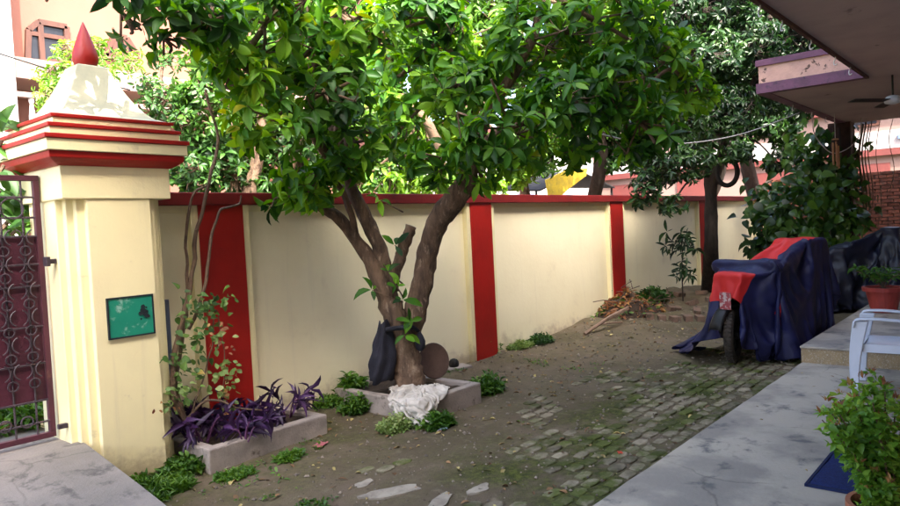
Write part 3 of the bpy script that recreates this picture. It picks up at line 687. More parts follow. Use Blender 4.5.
# column at the far corner of the jutting slab
col_p = at_d(825, 150, 12.6)
colx, coly = JX1-.9, JY-.55
mb = MB(); mb.box(-.19, .19, -.19, .19, 0, SOF-.001); o = tag(mb.build('porch_column', mat('dark_brown_column', (.060, .030, .022), (.035, .018, .014), .85, 6, bump=.5, bscale=25, spots=(.10, .06, .04), sscale=10), org=(0, 0, 0)), 'dark brown square column holding the jutting slab among the vines', 'column')
cp = at_z(826, 125, SOF); o.location = (min(cp.x+.3, JX1-.25), cp.y-.25, 0); ORG[o.name] = o.location.copy(); COL = o.location.copy()
mb = MB(); q = at_x(822.5, 184, COL.x-.192); mb.lathe((q.x, q.y, q.z), [(.055, 0), (.055, .03), (.03, .045)], 16, M=Matrix.Rotation(R(-90), 4, 'Y')); mb.build('round_socket', m_chair, o)

# ceiling fan
fp = at_z(893, 101, SOF-.32)
fan = thing('ceiling_fan', (fp.x, fp.y, SOF-.002), 'dark three bladed ceiling fan hanging from the porch ceiling', 'ceiling fan')
mb = MB(); mb.tube([(fp.x, fp.y, SOF-.002), (fp.x, fp.y, SOF-.26)], .012, 8); mb.build('down_rod', m_darkmetal, fan)
mb = MB(); mb.lathe((fp.x, fp.y, SOF-.36), [(.03, 0), (.09, .02), (.10, .06), (.07, .10), (.03, .11)], 20); mb.build('motor_hub', m_chair, fan, smooth=True)
for k in range(3):
    mb = MB(); Mx = Matrix.Translation((fp.x, fp.y, SOF-.31)) @ Matrix.Rotation(k*2.094+.4, 4, 'Z') @ Matrix.Rotation(.14, 4, 'X'); mb.box(.09, .60, -.06, .06, -.004, .004, M=Mx); mb.build('blade', m_darkmetal, fan, bevel=.003)

# ------------------------------------------------------------------ back brick wall with separate bricks
BX = 17.6
bw = thing('brick_wall', (BX, 1, 0), 'old exposed brick wall at the far end of the yard', 'wall')
mb = MB(); mb.box(BX+.01, BX+.24, -8, WY-.11, -.2, 2.34); mb.build('mortar_core', m_mortar, bw)
bmesh_ = []
for q in range(4):
    mb = MB(); r2 = random.Random(q); vs = []
    for sx, sy, sz in ((-1, -1, -1), (1, -1, -1), (1, 1, -1), (-1, 1, -1), (-1, -1, 1), (1, -1, 1), (1, 1, 1), (-1, 1, 1)): vs.append((sx*.5*r2.uniform(.88, 1), sy*.5*r2.uniform(.95, 1), sz*.5*r2.uniform(.85, 1)))
    mb.add(vs, [(3, 2, 1, 0), (4, 5, 6, 7), (0, 1, 5, 4), (1, 2, 6, 5), (2, 3, 7, 6), (3, 0, 4, 7)]); bmesh_.append(piece_mesh('brick', mb, m_brick))
rows = []
for j in range(31):
    z = .035+j*.076
    for i in range(60):
        y = -7.9+i*.222+(.111 if j % 2 else 0)
        if y < WY-.2: rows.append((y, z, j))
P3 = np.array([(BX, y, z) for y, z, j in rows]); sx_, sy_, = screen(P3)[:2]
score = [0 if (sx_[k] < 915 and ((sx_[k] > 862 and sy_[k] < 245) or (sx_[k] < 790 and sy_[k] < 215))) else 1 for k in range(len(rows))]
order = sorted(range(len(rows)), key=lambda k: (score[k], rows[k][2] < 8)); rest = MB()
for n_, k in enumerate(order):
    y, z, j = rows[k]; M = Matrix.Translation((BX+rnd.uniform(-.012, .006), y, z)) @ Matrix.Rotation(rnd.uniform(-.02, .02), 4, 'Z') @ Matrix.Diagonal((.06, .208, .066, 1))
    if n_ < 300: inst('brick', rnd.choice(bmesh_), bw, M)
    else:
        me = bmesh_[k % 4]; rest.add([M @ v.co for v in me.vertices], [tuple(p.vertices) for p in me.polygons])
o = rest.build('brickwork', m_brick, bw); o['kind'] = 'stuff'

# ------------------------------------------------------------------ neighbours
# pink house beyond the street at upper left
HY = 15.0
ph = thing('pink_house', (4, HY, 0), 'sunlit pink house with brown framed windows behind the gate pillar', 'house')
def zpx(px, py, y): q = at_y(px, py, y); return q.x, q.z
mb = MB(); mb.box(-4, 14.5, HY, HY+6, 0, 11); mb.build('wall', m_pink, ph)
x0, _ = zpx(-4, 40, HY-1.2); x1, _ = zpx(13, 40, HY-1.2)
mb = MB(); mb.box(x0-.9, x1, HY-1.2, HY-.02, 0, 11); mb.build('white_column', m_whitepl, ph)
_, zb = zpx(60, 66, HY-.9); _, zc = zpx(60, 92, HY-.9)
mb = MB(); mb.box(-4, 14, HY-1.1, HY-.002, zb-.35, zb-.1); mb.box(-4, 14, HY-1.1, HY-1.0, zb-.1, zb+.02); mb.build('balcony', m_pinkpale, ph)
for i in range(26):
    mb = MB(); mb.lathe((-3+i*.32, HY-1.05, zb-1.35), [(.05, 0), (.05, .06), (.03, .1), (.06, .3), (.03, .55), (.05, .6), (.05, .66)], 8)
    if i % 1 == 0: mb.build('baluster', m_whitepl, ph)
mb = MB(); mb.box(-4, 14, HY-1.12, HY-.97, zb-.69, zb-.60); mb.box(-4, 14, HY-1.12, HY-.97, zb-1.5, zb-1.35); mb.build('rail', m_pinkpale, ph)
mb = MB(); _, z1 = zpx(20, 6, HY-.8); mb.box(-4, 14.2, HY-.8, HY-.003, 8.9, 9.15); mb.build('eave_slab', m_pinkpale, ph)
def window(poly, mulls, transom):
    pts = [zpx(px, py, HY-.03) for px, py in poly]
    mb = MB(); n = len(pts); mb.add([(x, HY-.03, z) for x, z in pts], [tuple(range(n))]); wn_ = mb.build('window', m_glass, ph)
    fb = MB(); pp_ = [Vector((x, HY-.05, z)) for x, z in pts]
    for i in range(n):
        a_, b_ = pp_[i], pp_[(i+1) % n]; d = (b_-a_).normalized(); q = Vector((d.z, 0, -d.x))*.05; y_ = Vector((0, .04, 0))
        fb.add([a_-q-y_, b_-q-y_, b_+q-y_, a_+q-y_, a_-q+y_, b_-q+y_, b_+q+y_, a_+q+y_], [(0, 1, 2, 3), (4, 7, 6, 5), (0, 4, 5, 1), (1, 5, 6, 2), (2, 6, 7, 3), (3, 7, 4, 0)])
    zs = [z for x, z in pts]; xs_ = [x for x, z in pts]
    for mpx in mulls:
        x = zpx(mpx, 40, HY-.05)[0]; fb.box(x-.05, x+.05, HY-.085, HY-.035, min(zs), max(zs)-.05)
    if transom: z = zpx(50, transom, HY)[1]; fb.box(min(xs_), max(xs_), HY-.083, HY-.037, z-.04, z+.04)
    fb.build('frame', m_wood, wn_)
window([(27, 62), (28, 30), (38, 22), (66, 27), (66, 62)], [41], 37)
window([(105, 56), (106, 52), (113, 36), (126, 38), (137, 56)], [114, 125], 0)
# row house at the far right, facing the yard
RX = 26.0
rh = thing('row_house', (RX, 6, 0), 'pale pink row house with red and blue bands beyond brick wall', 'house')
def zx(px, py): q = at_x(px, py, RX); return q.y, q.z
mb = MB(); mb.box(RX, RX+6, -12, 17, 0, 6.2); mb.build('wall', m_pinkpale, rh)
bands = [(158, 166, m_farred), (150, 153, m_farred)]
for (pa, pb, m_) in ((178, 186, m_farred),): pass
z = lambda py: zx(800, py)[1]
mb = MB(); mb.box(RX-.16, RX-.002, -12, 17, z(163), z(157)); mb.box(RX-.22, RX-.002, -12, 17, z(120), z(112)); mb.build('red_band', m_farred, rh)
mb = MB(); mb.box(RX-.18, RX-.002, -12, 3.4, z(149), z(145)); mb.build('blue_band', m_farblue, rh)
mb = MB(); mb.box(RX-.10, RX-.002, -12, 17, z(157)+.01, z(140)); mb.build('white_band', m_whitepl, rh)
for i in range(9):
    y_ = 15.2-i*2.7; mb = MB(); mb.box(RX-.05, RX-.002, y_-.75, y_+.75, z(196), z(170)); mb.build('door', m_farred, rh)
    mb = MB(); mb.box(RX-.06, RX-.003, y_-.5, y_+.5, z(134), z(122)); f_ = mb.build('window', m_wood, rh); mb = MB(); mb.box(RX-.07, RX-.061, y_-.42, y_+.42, z(132), z(124)); mb.build('pane', m_glass, f_)
# second pale house beyond the wall in the middle
mh = thing('white_house', (17, 14, 0), 'white house with small barred window glimpsed above the wall', 'house')
mb = MB(); mb.box(15.5, 24, 13, 18, 0, 4.4); mb.build('wall', m_whitepl, mh); mb = MB(); mb.box(15.3, 24.2, 12.7, 18.2, 4.4, 4.6); mb.build('roof_slab', m_farred, mh)
for i in range(3):
    x = 16.5+i*2.4; mb = MB(); mb.box(x, x+1.0, 12.97, 12.999, 1.5, 2.6); f_ = mb.build('window', m_pipe, mh); mb = MB(); mb.box(x+.06, x+.94, 12.96, 12.969, 1.56, 2.54); mb.build('pane', m_glass, f_)
# stall awning behind the wall
SY = 8.6
aw = thing('stall_awning', (at_y(590, 190, SY).x, SY, 0), 'black sheet awning beyond the wall beside a yellow tarp', 'awning')
qa = [at_y(px, py, yy) for px, py, yy in ((556, 188, SY), (580, 174, SY+.2), (606, 187, SY-.3), (614, 187, SY-.3))]
mb = MB(); e = Vector((0, 1.6, 0)); L_ = [at_y(540, 190, SY), at_y(560, 180, SY), at_y(584, 172, SY), at_y(600, 180, SY), at_y(615, 187, SY)]
for a_, b_ in zip(L_, L_[1:]): mb.add([a_, b_, b_+e+Vector((0, 0, .12)), a_+e+Vector((0, 0, .12)), a_-Vector((0, 0, .03)), b_-Vector((0, 0, .03)), b_+e+Vector((0, 0, .09)), a_+e+Vector((0, 0, .09))], [(0, 1, 2, 3), (7, 6, 5, 4), (0, 4, 5, 1)])
mb.build('sheet', m_btarp, aw)
mb = MB(); mb.box(L_[0].x+.1, L_[3].x, SY+.15, SY+1.4, 0, L_[0].z-.15); mb.build('counter_body', m_btarp, aw)
for p in (L_[0], L_[-1]): mb = MB(); mb.tube([(p.x, SY+.1, 0), (p.x, SY+.1, p.z)], .03, 6); mb.build('pole', m_darkmetal, aw)
yt = MB(); P_ = [at_y(px, py, SY-.12) for px, py in ((549, 196), (546, 180), (566, 170), (588, 168), (586, 176), (570, 188), (560, 197))]
c_ = sum(P_, Vector())/len(P_); n = 18; vs = []
from mathutils.geometry import tessellate_polygon
yt.add([p for p in P_]+[p+Vector((0, .03, 0)) for p in P_], [tuple(range(6, -1, -1)), tuple(range(7, 14))]+[(i, (i+1) % 7, (i+1) % 7+7, i+7) for i in range(7)])
tag(yt.build('yellow_tarp', m_ytarp, org=P_[0]), 'yellow tarp hung over the front of the black awning', 'tarp')

# ------------------------------------------------------------------ planters under the wall
def planter(x0, x1, y0, y1, h, label, t=.085):
    p = thing('planter_box', ((x0+x1)/2, (y0+y1)/2, 0), label, 'planter', 'low cement planters along the wall')
    for a, b, c, d in ((x0, x1, y0, y0+t), (x0, x1, y1-t, y1), (x0, x0+t, y0+t, y1-t), (x1-t, x1, y0+t, y1-t)):
        nx = max(2, int((b-a)/.06)); ny = max(2, int((d-c)/.06)); mb = MB(); mb.box(a, b, c, d, -.1, h)
        mb.build('kerb_side', m_planter, p, bevel=.012)
    vs = []; fs = []; n = 14
    for j in range(n+1):
        for i in range(n+1):
            x = x0+t+(x1-x0-2*t)*i/n; y = y0+t+(y1-y0-2*t)*j/n; vs.append((x, y, h-.035+.025*noise.noise(Vector((x*7, y*7, 1)))))
    for j in range(n):
        for i in range(n): a = j*(n+1)+i; fs.append((a, a+1, a+n+2, a+n+1))
    mb = MB(); mb.add(vs, fs); mb.build('soil', m_soil, p, smooth=True); return p
PB = (2.55, 3.60, 4.42, 4.98, .155)
planter(*PB, 'low cement planter filled with purple leaved plants under first red post')
TB = (4.20, 5.02, 3.95, 5.03, .175)
planter(*TB, 'square cement planter around the trunk of the branching tree')

# ------------------------------------------------------------------ main tree
TX = at_z(409, 387, .16)
tree = thing('broadleaf_tree', (TX.x, TX.y, .14), 'forked tree with broad glossy leaves growing from the square cement planter', 'tree')
tr = MB()
def lim(pts, n=14, k=6, wob=.28):
    P_ = [at_d(a, b, c) for a, b, c, r in pts]; rr = [r for *_, r in pts]; sp = smooth_path(P_, k); R_ = []
    for i in range(len(sp)):
        t = i/k; j = min(int(t), len(rr)-2); R_.append(rr[j]+(rr[j+1]-rr[j])*(t-j))
    sp = [p+Vector((noise.noise(p*4), noise.noise(p*4+Vector((9, 0, 0))), 0))*.018 for p in sp]
    tr.tube(sp, R_, n, wob=wob); return sp
base = lim([(409, 398, 6.42, .20), (409, 384, 6.42, .155), (407, 365, 6.42, .135), (403, 345, 6.42, .135), (399, 325, 6.4, .12), (388, 298, 6.38, .095), (374, 268, 6.35, .072), (356, 240, 6.3, .058), (338, 217, 6.2, .050), (318, 205, 6.05, .040), (300, 180, 5.8, .03)])
l2 = lim([(398, 330, 6.42, .10), (389, 290, 6.4, .075), (379, 250, 6.35, .066), (364, 213, 6.3, .062), (347, 178, 6.2, .058), (332, 130, 6.0, .05), (318, 70, 5.9, .045), (310, 5, 5.8, .04), (300, -60, 5.8, .03)])
l3 = lim([(404, 352, 6.44, .12), (412, 322, 6.46, .115), (420, 290, 6.48, .10), (428, 255, 6.45, .092), (436, 225, 6.4, .098), (452, 203, 6.3, .105), (466, 180, 6.2, .09), (474, 150, 6.15, .065), (490, 110, 6.1, .05), (525, 55, 6.1, .045), (545, 0, 6.1, .035), (560, -50, 6.2, .02)])
l4 = lim([(392, 290, 6.38, .06), (398, 262, 6.36, .055), (405, 243, 6.34, .052), (411, 226, 6.32, .046)], wob=.4)
l5 = lim([(470, 165, 6.15, .05), (500, 130, 5.95, .035), (540, 115, 5.9, .03), (590, 100, 6.0, .025), (640, 95, 6.3, .015)])
l6 = lim([(347, 178, 6.2, .04), (300, 120, 5.6, .035), (250, 70, 5.1, .03), (190, 25, 4.6, .024), (140, -5, 4.3, .018), (90, -20, 4.1, .012)])
l7 = lim([(356, 240, 6.3, .035), (352, 214, 6.2, .03), (338, 185, 6.1, .025), (318, 168, 5.9, .02)])
l8 = lim([(474, 150, 6.15, .05), (470, 90, 6.3, .04), (440, 30, 6.4, .035), (430, -50, 6.5, .025)])
tr.build('trunk', m_barkA, tree, smooth=True)
anchors = [p for L in (base[-8:], l2[-20:], l3[-22:], l5, l6, l7[-4:], l8[-12:]) for p in L]
def pb(lst, flat=.8):
    out = []
    for px, py, d, r in lst:
        q = r*d/F_PX; out.append((at_d(px, py, d), (q, q, q*flat)))
    return out
lv = Leaves(); br = MB(); rgA = random.Random(11)
crown(lv, br, pb([(308, 184, 5.75, 38), (285, 200, 5.85, 20), (275, 120, 5.2, 50), (330, 92, 5.4, 52), (240, 75, 5.0, 42), (352, 140, 5.9, 40), (265, 22, 5.0, 55), (345, 20, 5.5, 60),
                  (438, 160, 5.9, 36), (505, 130, 5.6, 52), (455, 85, 6.1, 52), (562, 105, 5.8, 55), (612, 85, 6.0, 50), (645, 128, 6.1, 40), (530, 40, 6.1, 60), (605, 25, 6.2, 60), (430, 20, 6.4, 55), (660, 55, 6.5, 42),
                  (575, 140, 6.3, 32), (398, 80, 6.7, 45), (210, 20, 4.5, 42), (165, 6, 4.3, 34), (118, -16, 4.1, 28), (345, 165, 5.9, 26), (86, -12, 4.1, 14), (52, -6, 4.0, 13), (130, 26, 4.2, 18), (170, 45, 4.4, 20), (400, 130, 6.9, 36), (300, 60, 5.6, 45), (225, 45, 4.8, 30), (480, 175, 6.2, 22), (690, 90, 6.6, 30), (525, 158, 6.2, 22), (632, 150, 6.3, 20)]), 21, 8, .140, .055, anchors, rg=rgA, droop=.3)
# overhead growth above the picture, shading the yard
crown(lv, br, pb([(300, -90, 5.4, 80), (450, -90, 6.2, 90), (600, -80, 6.4, 85), (180, -80, 4.6, 70), (520, -170, 6.2, 90), (340, -180, 5.8, 90)]), 4, 8, .16, .06, anchors, rg=rgA)
crown(lv, br, [((1.75, 4.15, 4.15), (.55, .5, .35)), ((1.9, 4.3, 3.75), (.35, .3, .2)), ((1.35, 4.0, 4.0), (.45, .4, .3))], 24, 8, .11, .045, anchors, rg=rgA, twig=.004)  # unseen leaf clusters added toward the sun to dapple the pillar cap
# sprouts on the trunk
for px, py, d in ((388, 272, 6.2), (402, 300, 6.2), (410, 322, 6.22), (396, 285, 6.15), (372, 290, 6.2), (405, 335, 6.2), (395, 245, 6.2), (380, 200, 6.1)):
    p = at_d(px, py, d); lv.rosette(p, (-.3, -.6, .6), 4, .15, .06, (40, 100), .2, rgA); br.tube([p, at_d(403, py+12, 6.38)], [.004, .008], 4)
br.build('branches', m_twig, tree, smooth=True)['kind'] = 'stuff'
leaves(tree, lv, lf_main, 'broad', 300)

# ------------------------------------------------------------------ dark tree near the far red post, with a tyre hung on it
def simple_tree(name, label, base, tops, blobs, per, k, l, w_, lm, bark, seed, r0=.12, group=None, droop=.25, kind='broad', parts=0, cat='tree', twig=.005, shell=.5, spread=(45, 95)):
    t = thing(name, base, label, cat, group); rg = random.Random(seed); tb = MB(); anc = []
    for tp, rr in tops:
        sp = smooth_path([base]+tp, 6); n = len(sp)
        tb.tube(sp, [r0*rr*(1.25-i/n) if i else r0*rr*1.5 for i in range(n)], 10, wob=.25); anc += sp[n//2:]
    tb.build('trunk', bark, t, smooth=True)
    lv_ = Leaves(); b_ = MB(); crown(lv_, b_, blobs, per, k, l, w_, anc, droop, spread, rg=rg, twig=twig, shell=shell)
    b_.build('branches', bark, t)['kind'] = 'stuff'
    leaves(t, lv_, lm, kind, parts); return t, tb
DB = at_y(708, 290, 4.72); DB.z = 0
D0 = 11.7
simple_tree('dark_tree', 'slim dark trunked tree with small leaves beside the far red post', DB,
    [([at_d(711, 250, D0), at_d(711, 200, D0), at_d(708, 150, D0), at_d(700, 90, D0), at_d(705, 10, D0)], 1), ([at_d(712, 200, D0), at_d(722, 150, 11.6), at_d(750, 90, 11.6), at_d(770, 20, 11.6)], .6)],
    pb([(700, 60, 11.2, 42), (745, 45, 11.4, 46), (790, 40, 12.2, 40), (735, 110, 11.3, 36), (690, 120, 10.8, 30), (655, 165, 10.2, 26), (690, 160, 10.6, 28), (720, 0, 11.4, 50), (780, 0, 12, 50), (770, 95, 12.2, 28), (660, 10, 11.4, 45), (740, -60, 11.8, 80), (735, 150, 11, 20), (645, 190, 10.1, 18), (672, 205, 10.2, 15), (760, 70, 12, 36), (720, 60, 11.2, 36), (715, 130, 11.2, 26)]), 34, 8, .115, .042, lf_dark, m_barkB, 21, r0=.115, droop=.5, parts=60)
# weeping sprays of the same kind in front of the wall top
ty = at_d(727, 172, 11.35)
tt = thing('old_tyre', ty, 'worn black bicycle tyre hung on the dark tree', 'tyre')
vr = Vector((math.sin(R(20)), -math.cos(R(20)), 0))
mb = MB(); mb.ring(ty, vr*.72, (0, 0, 1), .215, .04, 28, 10); mb.build('tyre_ring', m_rubber, tt, smooth=True)
mb = MB(); mb.tube([ty+Vector((0, 0, .21)), ty+Vector((-.05, .05, .42))], .006, 5); mb.build('string', m_rope, tt)

# ------------------------------------------------------------------ trees and shrubs beyond the wall
simple_tree('bright_tree', 'bright yellow green tree rising behind the second wall panel', Vector((8.2, 7.4, 0)),
    [([at_d(470, 150, 9.6), at_d(455, 80, 9.6), at_d(440, 0, 9.6)], 1), ([at_d(440, 160, 9.4), at_d(400, 90, 9.2), at_d(380, 20, 9.2)], .6)],
    pb([(400, 150, 9.6, 42), (380, 110, 9.2, 45), (430, 50, 9.5, 60), (490, 40, 9.8, 60), (380, 40, 9.4, 55), (540, 120, 10.2, 50), (470, 150, 10.2, 40), (425, -20, 9.4, 60), (500, -30, 9.8, 70), (560, 60, 10.5, 50), (410, 185, 10, 25), (600, 10, 10.6, 60), (350, 185, 10.2, 22), (520, 170, 10.6, 26), (450, 110, 9.8, 45), (430, 180, 9.4, 22), (460, 186, 9.6, 20), (390, 186, 9.2, 20), (490, 186, 10, 20), (360, 182, 9.2, 20)]), 30, 7, .13, .052, lf_far, m_twig, 31, r0=.13, group='trees beyond the boundary wall')
simple_tree('leafy_tree', 'mid green leafy tree behind the wall right of the gate pillar', Vector((4.2, 7.4, 0)),
    [([at_d(250, 190, 8.2), at_d(262, 120, 8.2), at_d(255, 40, 8.2)], 1), ([at_d(235, 190, 8.2), at_d(215, 120, 8.0), at_d(205, 50, 7.8)], .6), ([at_d(290, 170, 8.4), at_d(320, 90, 8.6), at_d(340, 10, 8.6)], .6)],
    pb([(225, 130, 8.0, 32), (250, 170, 8.4, 30), (205, 95, 7.8, 26), (290, 150, 8.6, 40), (330, 170, 9, 32), (320, 60, 8.6, 55), (265, 60, 8.2, 45), (300, 0, 8.4, 60), (230, 20, 8, 40), (370, 175, 9.4, 30), (205, 175, 8, 22), (260, 190, 8.4, 24), (300, 185, 8.6, 22), (220, 160, 8, 26), (345, 110, 9, 40), (215, 60, 8, 36), (185, 90, 7.8, 20), (270, 115, 8.6, 40), (190, 140, 8, 20), (180, 175, 8, 18), (200, 185, 8, 20), (235, 185, 8.2, 22), (200, 160, 8, 22), (172, 150, 8, 16), (245, 130, 8.3, 30), (185, 115, 8, 20)]), 30, 7, .12, .05, lf_mid, m_twig, 32, r0=.09, group='trees beyond the boundary wall')
simple_tree('light_shrub', 'light green feathery shrub between the finial and the pink house', Vector((2.5, 10.2, 0)),
    [([at_d(75, 130, 8.8), at_d(80, 60, 8.8)], 1)], pb([(70, 75, 8.8, 26), (55, 95, 8.8, 24), (88, 50, 8.9, 22), (100, 75, 9, 22), (128, 60, 9, 18), (45, 75, 8.8, 14), (62, 50, 8.8, 14), (75, 120, 8.8, 30)]), 45, 6, .085, .028, lf_shrub, m_twig, 33, r0=.05, cat='shrub', group=None)
simple_tree('grey_leaved_shrub', 'bushy shrub with small leaves behind the pillar roof', Vector((3.0, 7.2, 0)),
    [([at_d(160, 170, 7.6), at_d(160, 100, 7.6)], 1)], pb([(160, 100, 7.6, 26), (145, 120, 7.6, 22), (180, 120, 7.7, 24), (190, 165, 7.7, 22), (205, 180, 7.8, 16), (170, 60, 7.7, 18), (150, 85, 7.6, 16)]), 45, 6, .075, .034, lf_mid, m_twig, 34, r0=.05, cat='shrub')
simple_tree('far_tree', 'darker tree filling the gap behind the awning side of the wall', Vector((14.0, 8.4, 0)),
    [([at_d(600, 170, 13), at_d(590, 80, 13), at_d(600, 0, 13)], 1)], pb([(560, 130, 13, 40), (600, 90, 13, 50), (640, 60, 13.4, 50), (590, 20, 13, 60), (650, 0, 13.5, 50), (520, 165, 12.6, 22), (500, 60, 12.6, 50), (560, -30, 12.8, 60), (620, 130, 13.2, 24), (655, 100, 13.4, 30), (690, 50, 13.6, 40), (640, 155, 13.2, 18), (530, 150, 12.8, 30), (575, 100, 13, 40), (618, 160, 13, 18), (655, 165, 13, 16), (600, 145, 13, 20), (545, 165, 12.6, 16)]), 18, 7, .17, .07, lf_mid, m_barkB, 35, r0=.14, group='trees beyond the boundary wall')
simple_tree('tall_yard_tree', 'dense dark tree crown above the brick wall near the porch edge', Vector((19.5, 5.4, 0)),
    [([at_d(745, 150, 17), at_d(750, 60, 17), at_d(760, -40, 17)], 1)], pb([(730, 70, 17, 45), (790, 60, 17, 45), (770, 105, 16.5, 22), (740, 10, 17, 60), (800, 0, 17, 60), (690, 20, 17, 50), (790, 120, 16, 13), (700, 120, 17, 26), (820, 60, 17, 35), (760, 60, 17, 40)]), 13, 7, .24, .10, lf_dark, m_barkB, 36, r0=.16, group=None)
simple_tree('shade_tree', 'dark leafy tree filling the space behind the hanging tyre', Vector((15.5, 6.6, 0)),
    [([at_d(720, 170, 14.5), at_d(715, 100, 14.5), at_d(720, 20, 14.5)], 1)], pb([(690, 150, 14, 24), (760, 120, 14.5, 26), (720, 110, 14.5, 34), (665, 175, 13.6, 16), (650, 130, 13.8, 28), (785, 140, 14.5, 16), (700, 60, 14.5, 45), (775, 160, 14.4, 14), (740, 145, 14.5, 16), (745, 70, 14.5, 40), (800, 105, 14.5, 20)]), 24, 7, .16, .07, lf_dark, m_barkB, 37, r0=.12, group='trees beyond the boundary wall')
# big trunk glimpsed beyond the wall
mb = MB(); sp = smooth_path([at_y(526, 215, 7.3), at_y(524, 180, 7.3), at_y(527, 150, 7.3), at_y(520, 80, 7.3)]); sp[0].z = 0; mb.tube(sp, .10, 10, wob=.3); tag(mb.build('bare_trunk', m_barkA, org=(sp[0].x, sp[0].y, 0), smooth=True), 'greyish bare trunk just beyond the wall left of the yellow tarp', 'tree')

# ------------------------------------------------------------------ climber beside the gate pillar
cl = thing('climbing_vine', at_z(180, 445, .1), 'straggly climber with bare twisted stems beside the gate pillar', 'vine')
def vstem(pts, r, name='stem', y=4.85, m=m_twig, par=None):
    P_ = smooth_path([at_y(a, b, c if c else y) for a, b, c in pts], 7); P_ = [p+Vector((noise.noise(p*7), 0, noise.noise(p*7+Vector((5, 5, 5)))))*.02 for p in P_]
    mb = MB(); n = len(P_); mb.tube(P_, [r*(1.1-.6*i/n) for i in range(n)], 8, wob=.3); mb.build(name, m, par or cl, smooth=True); return P_
s1 = vstem([(186, 425, 4.7), (172, 385, 4.75), (176, 345, 4.8), (186, 305, 4.85), (193, 265, 4.9), (199, 220, 4.9), (209, 180, 4.9), (217, 140, 4.9), (205, 90, 4.8)], .021)
s2 = vstem([(184, 420, 4.72), (176, 380, 4.8), (181, 350, 4.9), (187, 300, 4.9), (186, 240, 4.95), (193, 195, 4.95), (206, 185, 4.95)], .016)
s3 = vstem([(190, 330, 4.85), (203, 290, 4.8), (209, 250, 4.8), (219, 212, 4.85), (238, 206, 4.9), (241, 196, 4.9)], .013)
s4 = vstem([(190, 415, 4.7), (200, 385, 4.68), (212, 350, 4.7), (215, 310, 4.7), (224, 350, 4.7), (222, 400, 4.65)], .006)
s5 = vstem([(185, 420, 4.7), (208, 400, 4.62), (235, 408, 4.55), (262, 410, 4.5)], .010)
lv = Leaves(); r3 = random.Random(3)
def scat(lv, pts, n, l, w_, jit=.07, rg=r3, droop=.3):
    for _ in range(n):
        p = Vector(rg.choice(pts))+Vector((rg.gauss(0, jit), rg.gauss(-.03, jit*.6), rg.gauss(0, jit)))
        d = Vector((rg.gauss(0, 1), rg.gauss(-.4, .7), rg.gauss(-droop, .6))).normalized(); nn = Vector((rg.gauss(0, .5), -.8, .8+rg.gauss(0, .4)))
        q = rg.uniform(.6, 1.15); lv.one(p, d, nn, l*q, w_*q)
ctr = [at_y(a, b, 4.72) for a, b in ((195, 300), (205, 310), (190, 320), (215, 305), (182, 335), (190, 350), (195, 370), (185, 380), (178, 395), (205, 330), (188, 365), (220, 315), (175, 360))]
scat(lv, ctr, 150, .055, .046, .07); leaves(cl, lv, lf_ivy, 'heart', 150)
lv = Leaves(); scat(lv, [at_y(a, b, 4.66) for a, b in ((215, 345), (222, 365), (220, 385), (226, 395), (210, 375), (172, 400), (178, 385), (228, 380))], 90, .055, .038, .05); leaves(cl, lv, lf_pale, 'broad', 90)
lv = Leaves(); scat(lv, [at_y(a, b, 4.64) for a, b in ((215, 340), (222, 355), (224, 378), (228, 395), (168, 405), (214, 330), (218, 400))], 38, .045, .028, .05); leaves(cl, lv, lf_dry, 'broad', 60, 'dry_foliage')

# ------------------------------------------------------------------ purple plants in the first planter
r4 = random.Random(9)
pl_sites = [((190, 432), 'left end beside the climber'), ((212, 425), 'just right of the climber stems'), ((236, 430), 'in front of the red post'), ((262, 424), 'middle right of the planter'), ((288, 415), 'tallest sprawling at the right end'), ((205, 440), 'spilling over the planter edge at left'), ((245, 440), 'hanging over the planter front'), ((225, 415), 'at the back against the red post')]
for k, ((px, py), where) in enumerate(pl_sites):
    c0 = at_z(px, py, .15); t = thing('purple_plant', c0, 'purple heart plant with long violet leaves '+where, 'plant', 'purple plants in the first planter')
    mb = MB(); lv = Leaves()
    for s in range(5):
        a = r4.uniform(0, 6.28); L_ = r4.uniform(.10, .24)*(1.25 if k == 4 else 1); tip = c0+Vector((math.cos(a)*L_*.8, math.sin(a)*L_*.55-.03, L_*r4.uniform(.3, .95)))
        P_ = smooth_path([c0+Vector((math.cos(a)*.02, math.sin(a)*.02, -.02)), c0.lerp(tip, .5)+Vector((0, 0, .03)), tip], 4); mb.tube(P_, .006, 5)
        ax = (P_[-1]-P_[-3]).normalized()
        for i in range(3): lv.rosette(tuple(P_[-1-i*2]), tuple(ax+Vector((0, 0, .3))), 3, .165, .036, (35, 85), .35, r4)
    sm = mb.build('stem', mat('violet_stem', (.10, .03, .09), None, .6, 9), t); sm['kind'] = 'stuff'
    leaves(t, lv, lf_purple, 'lance', 60)

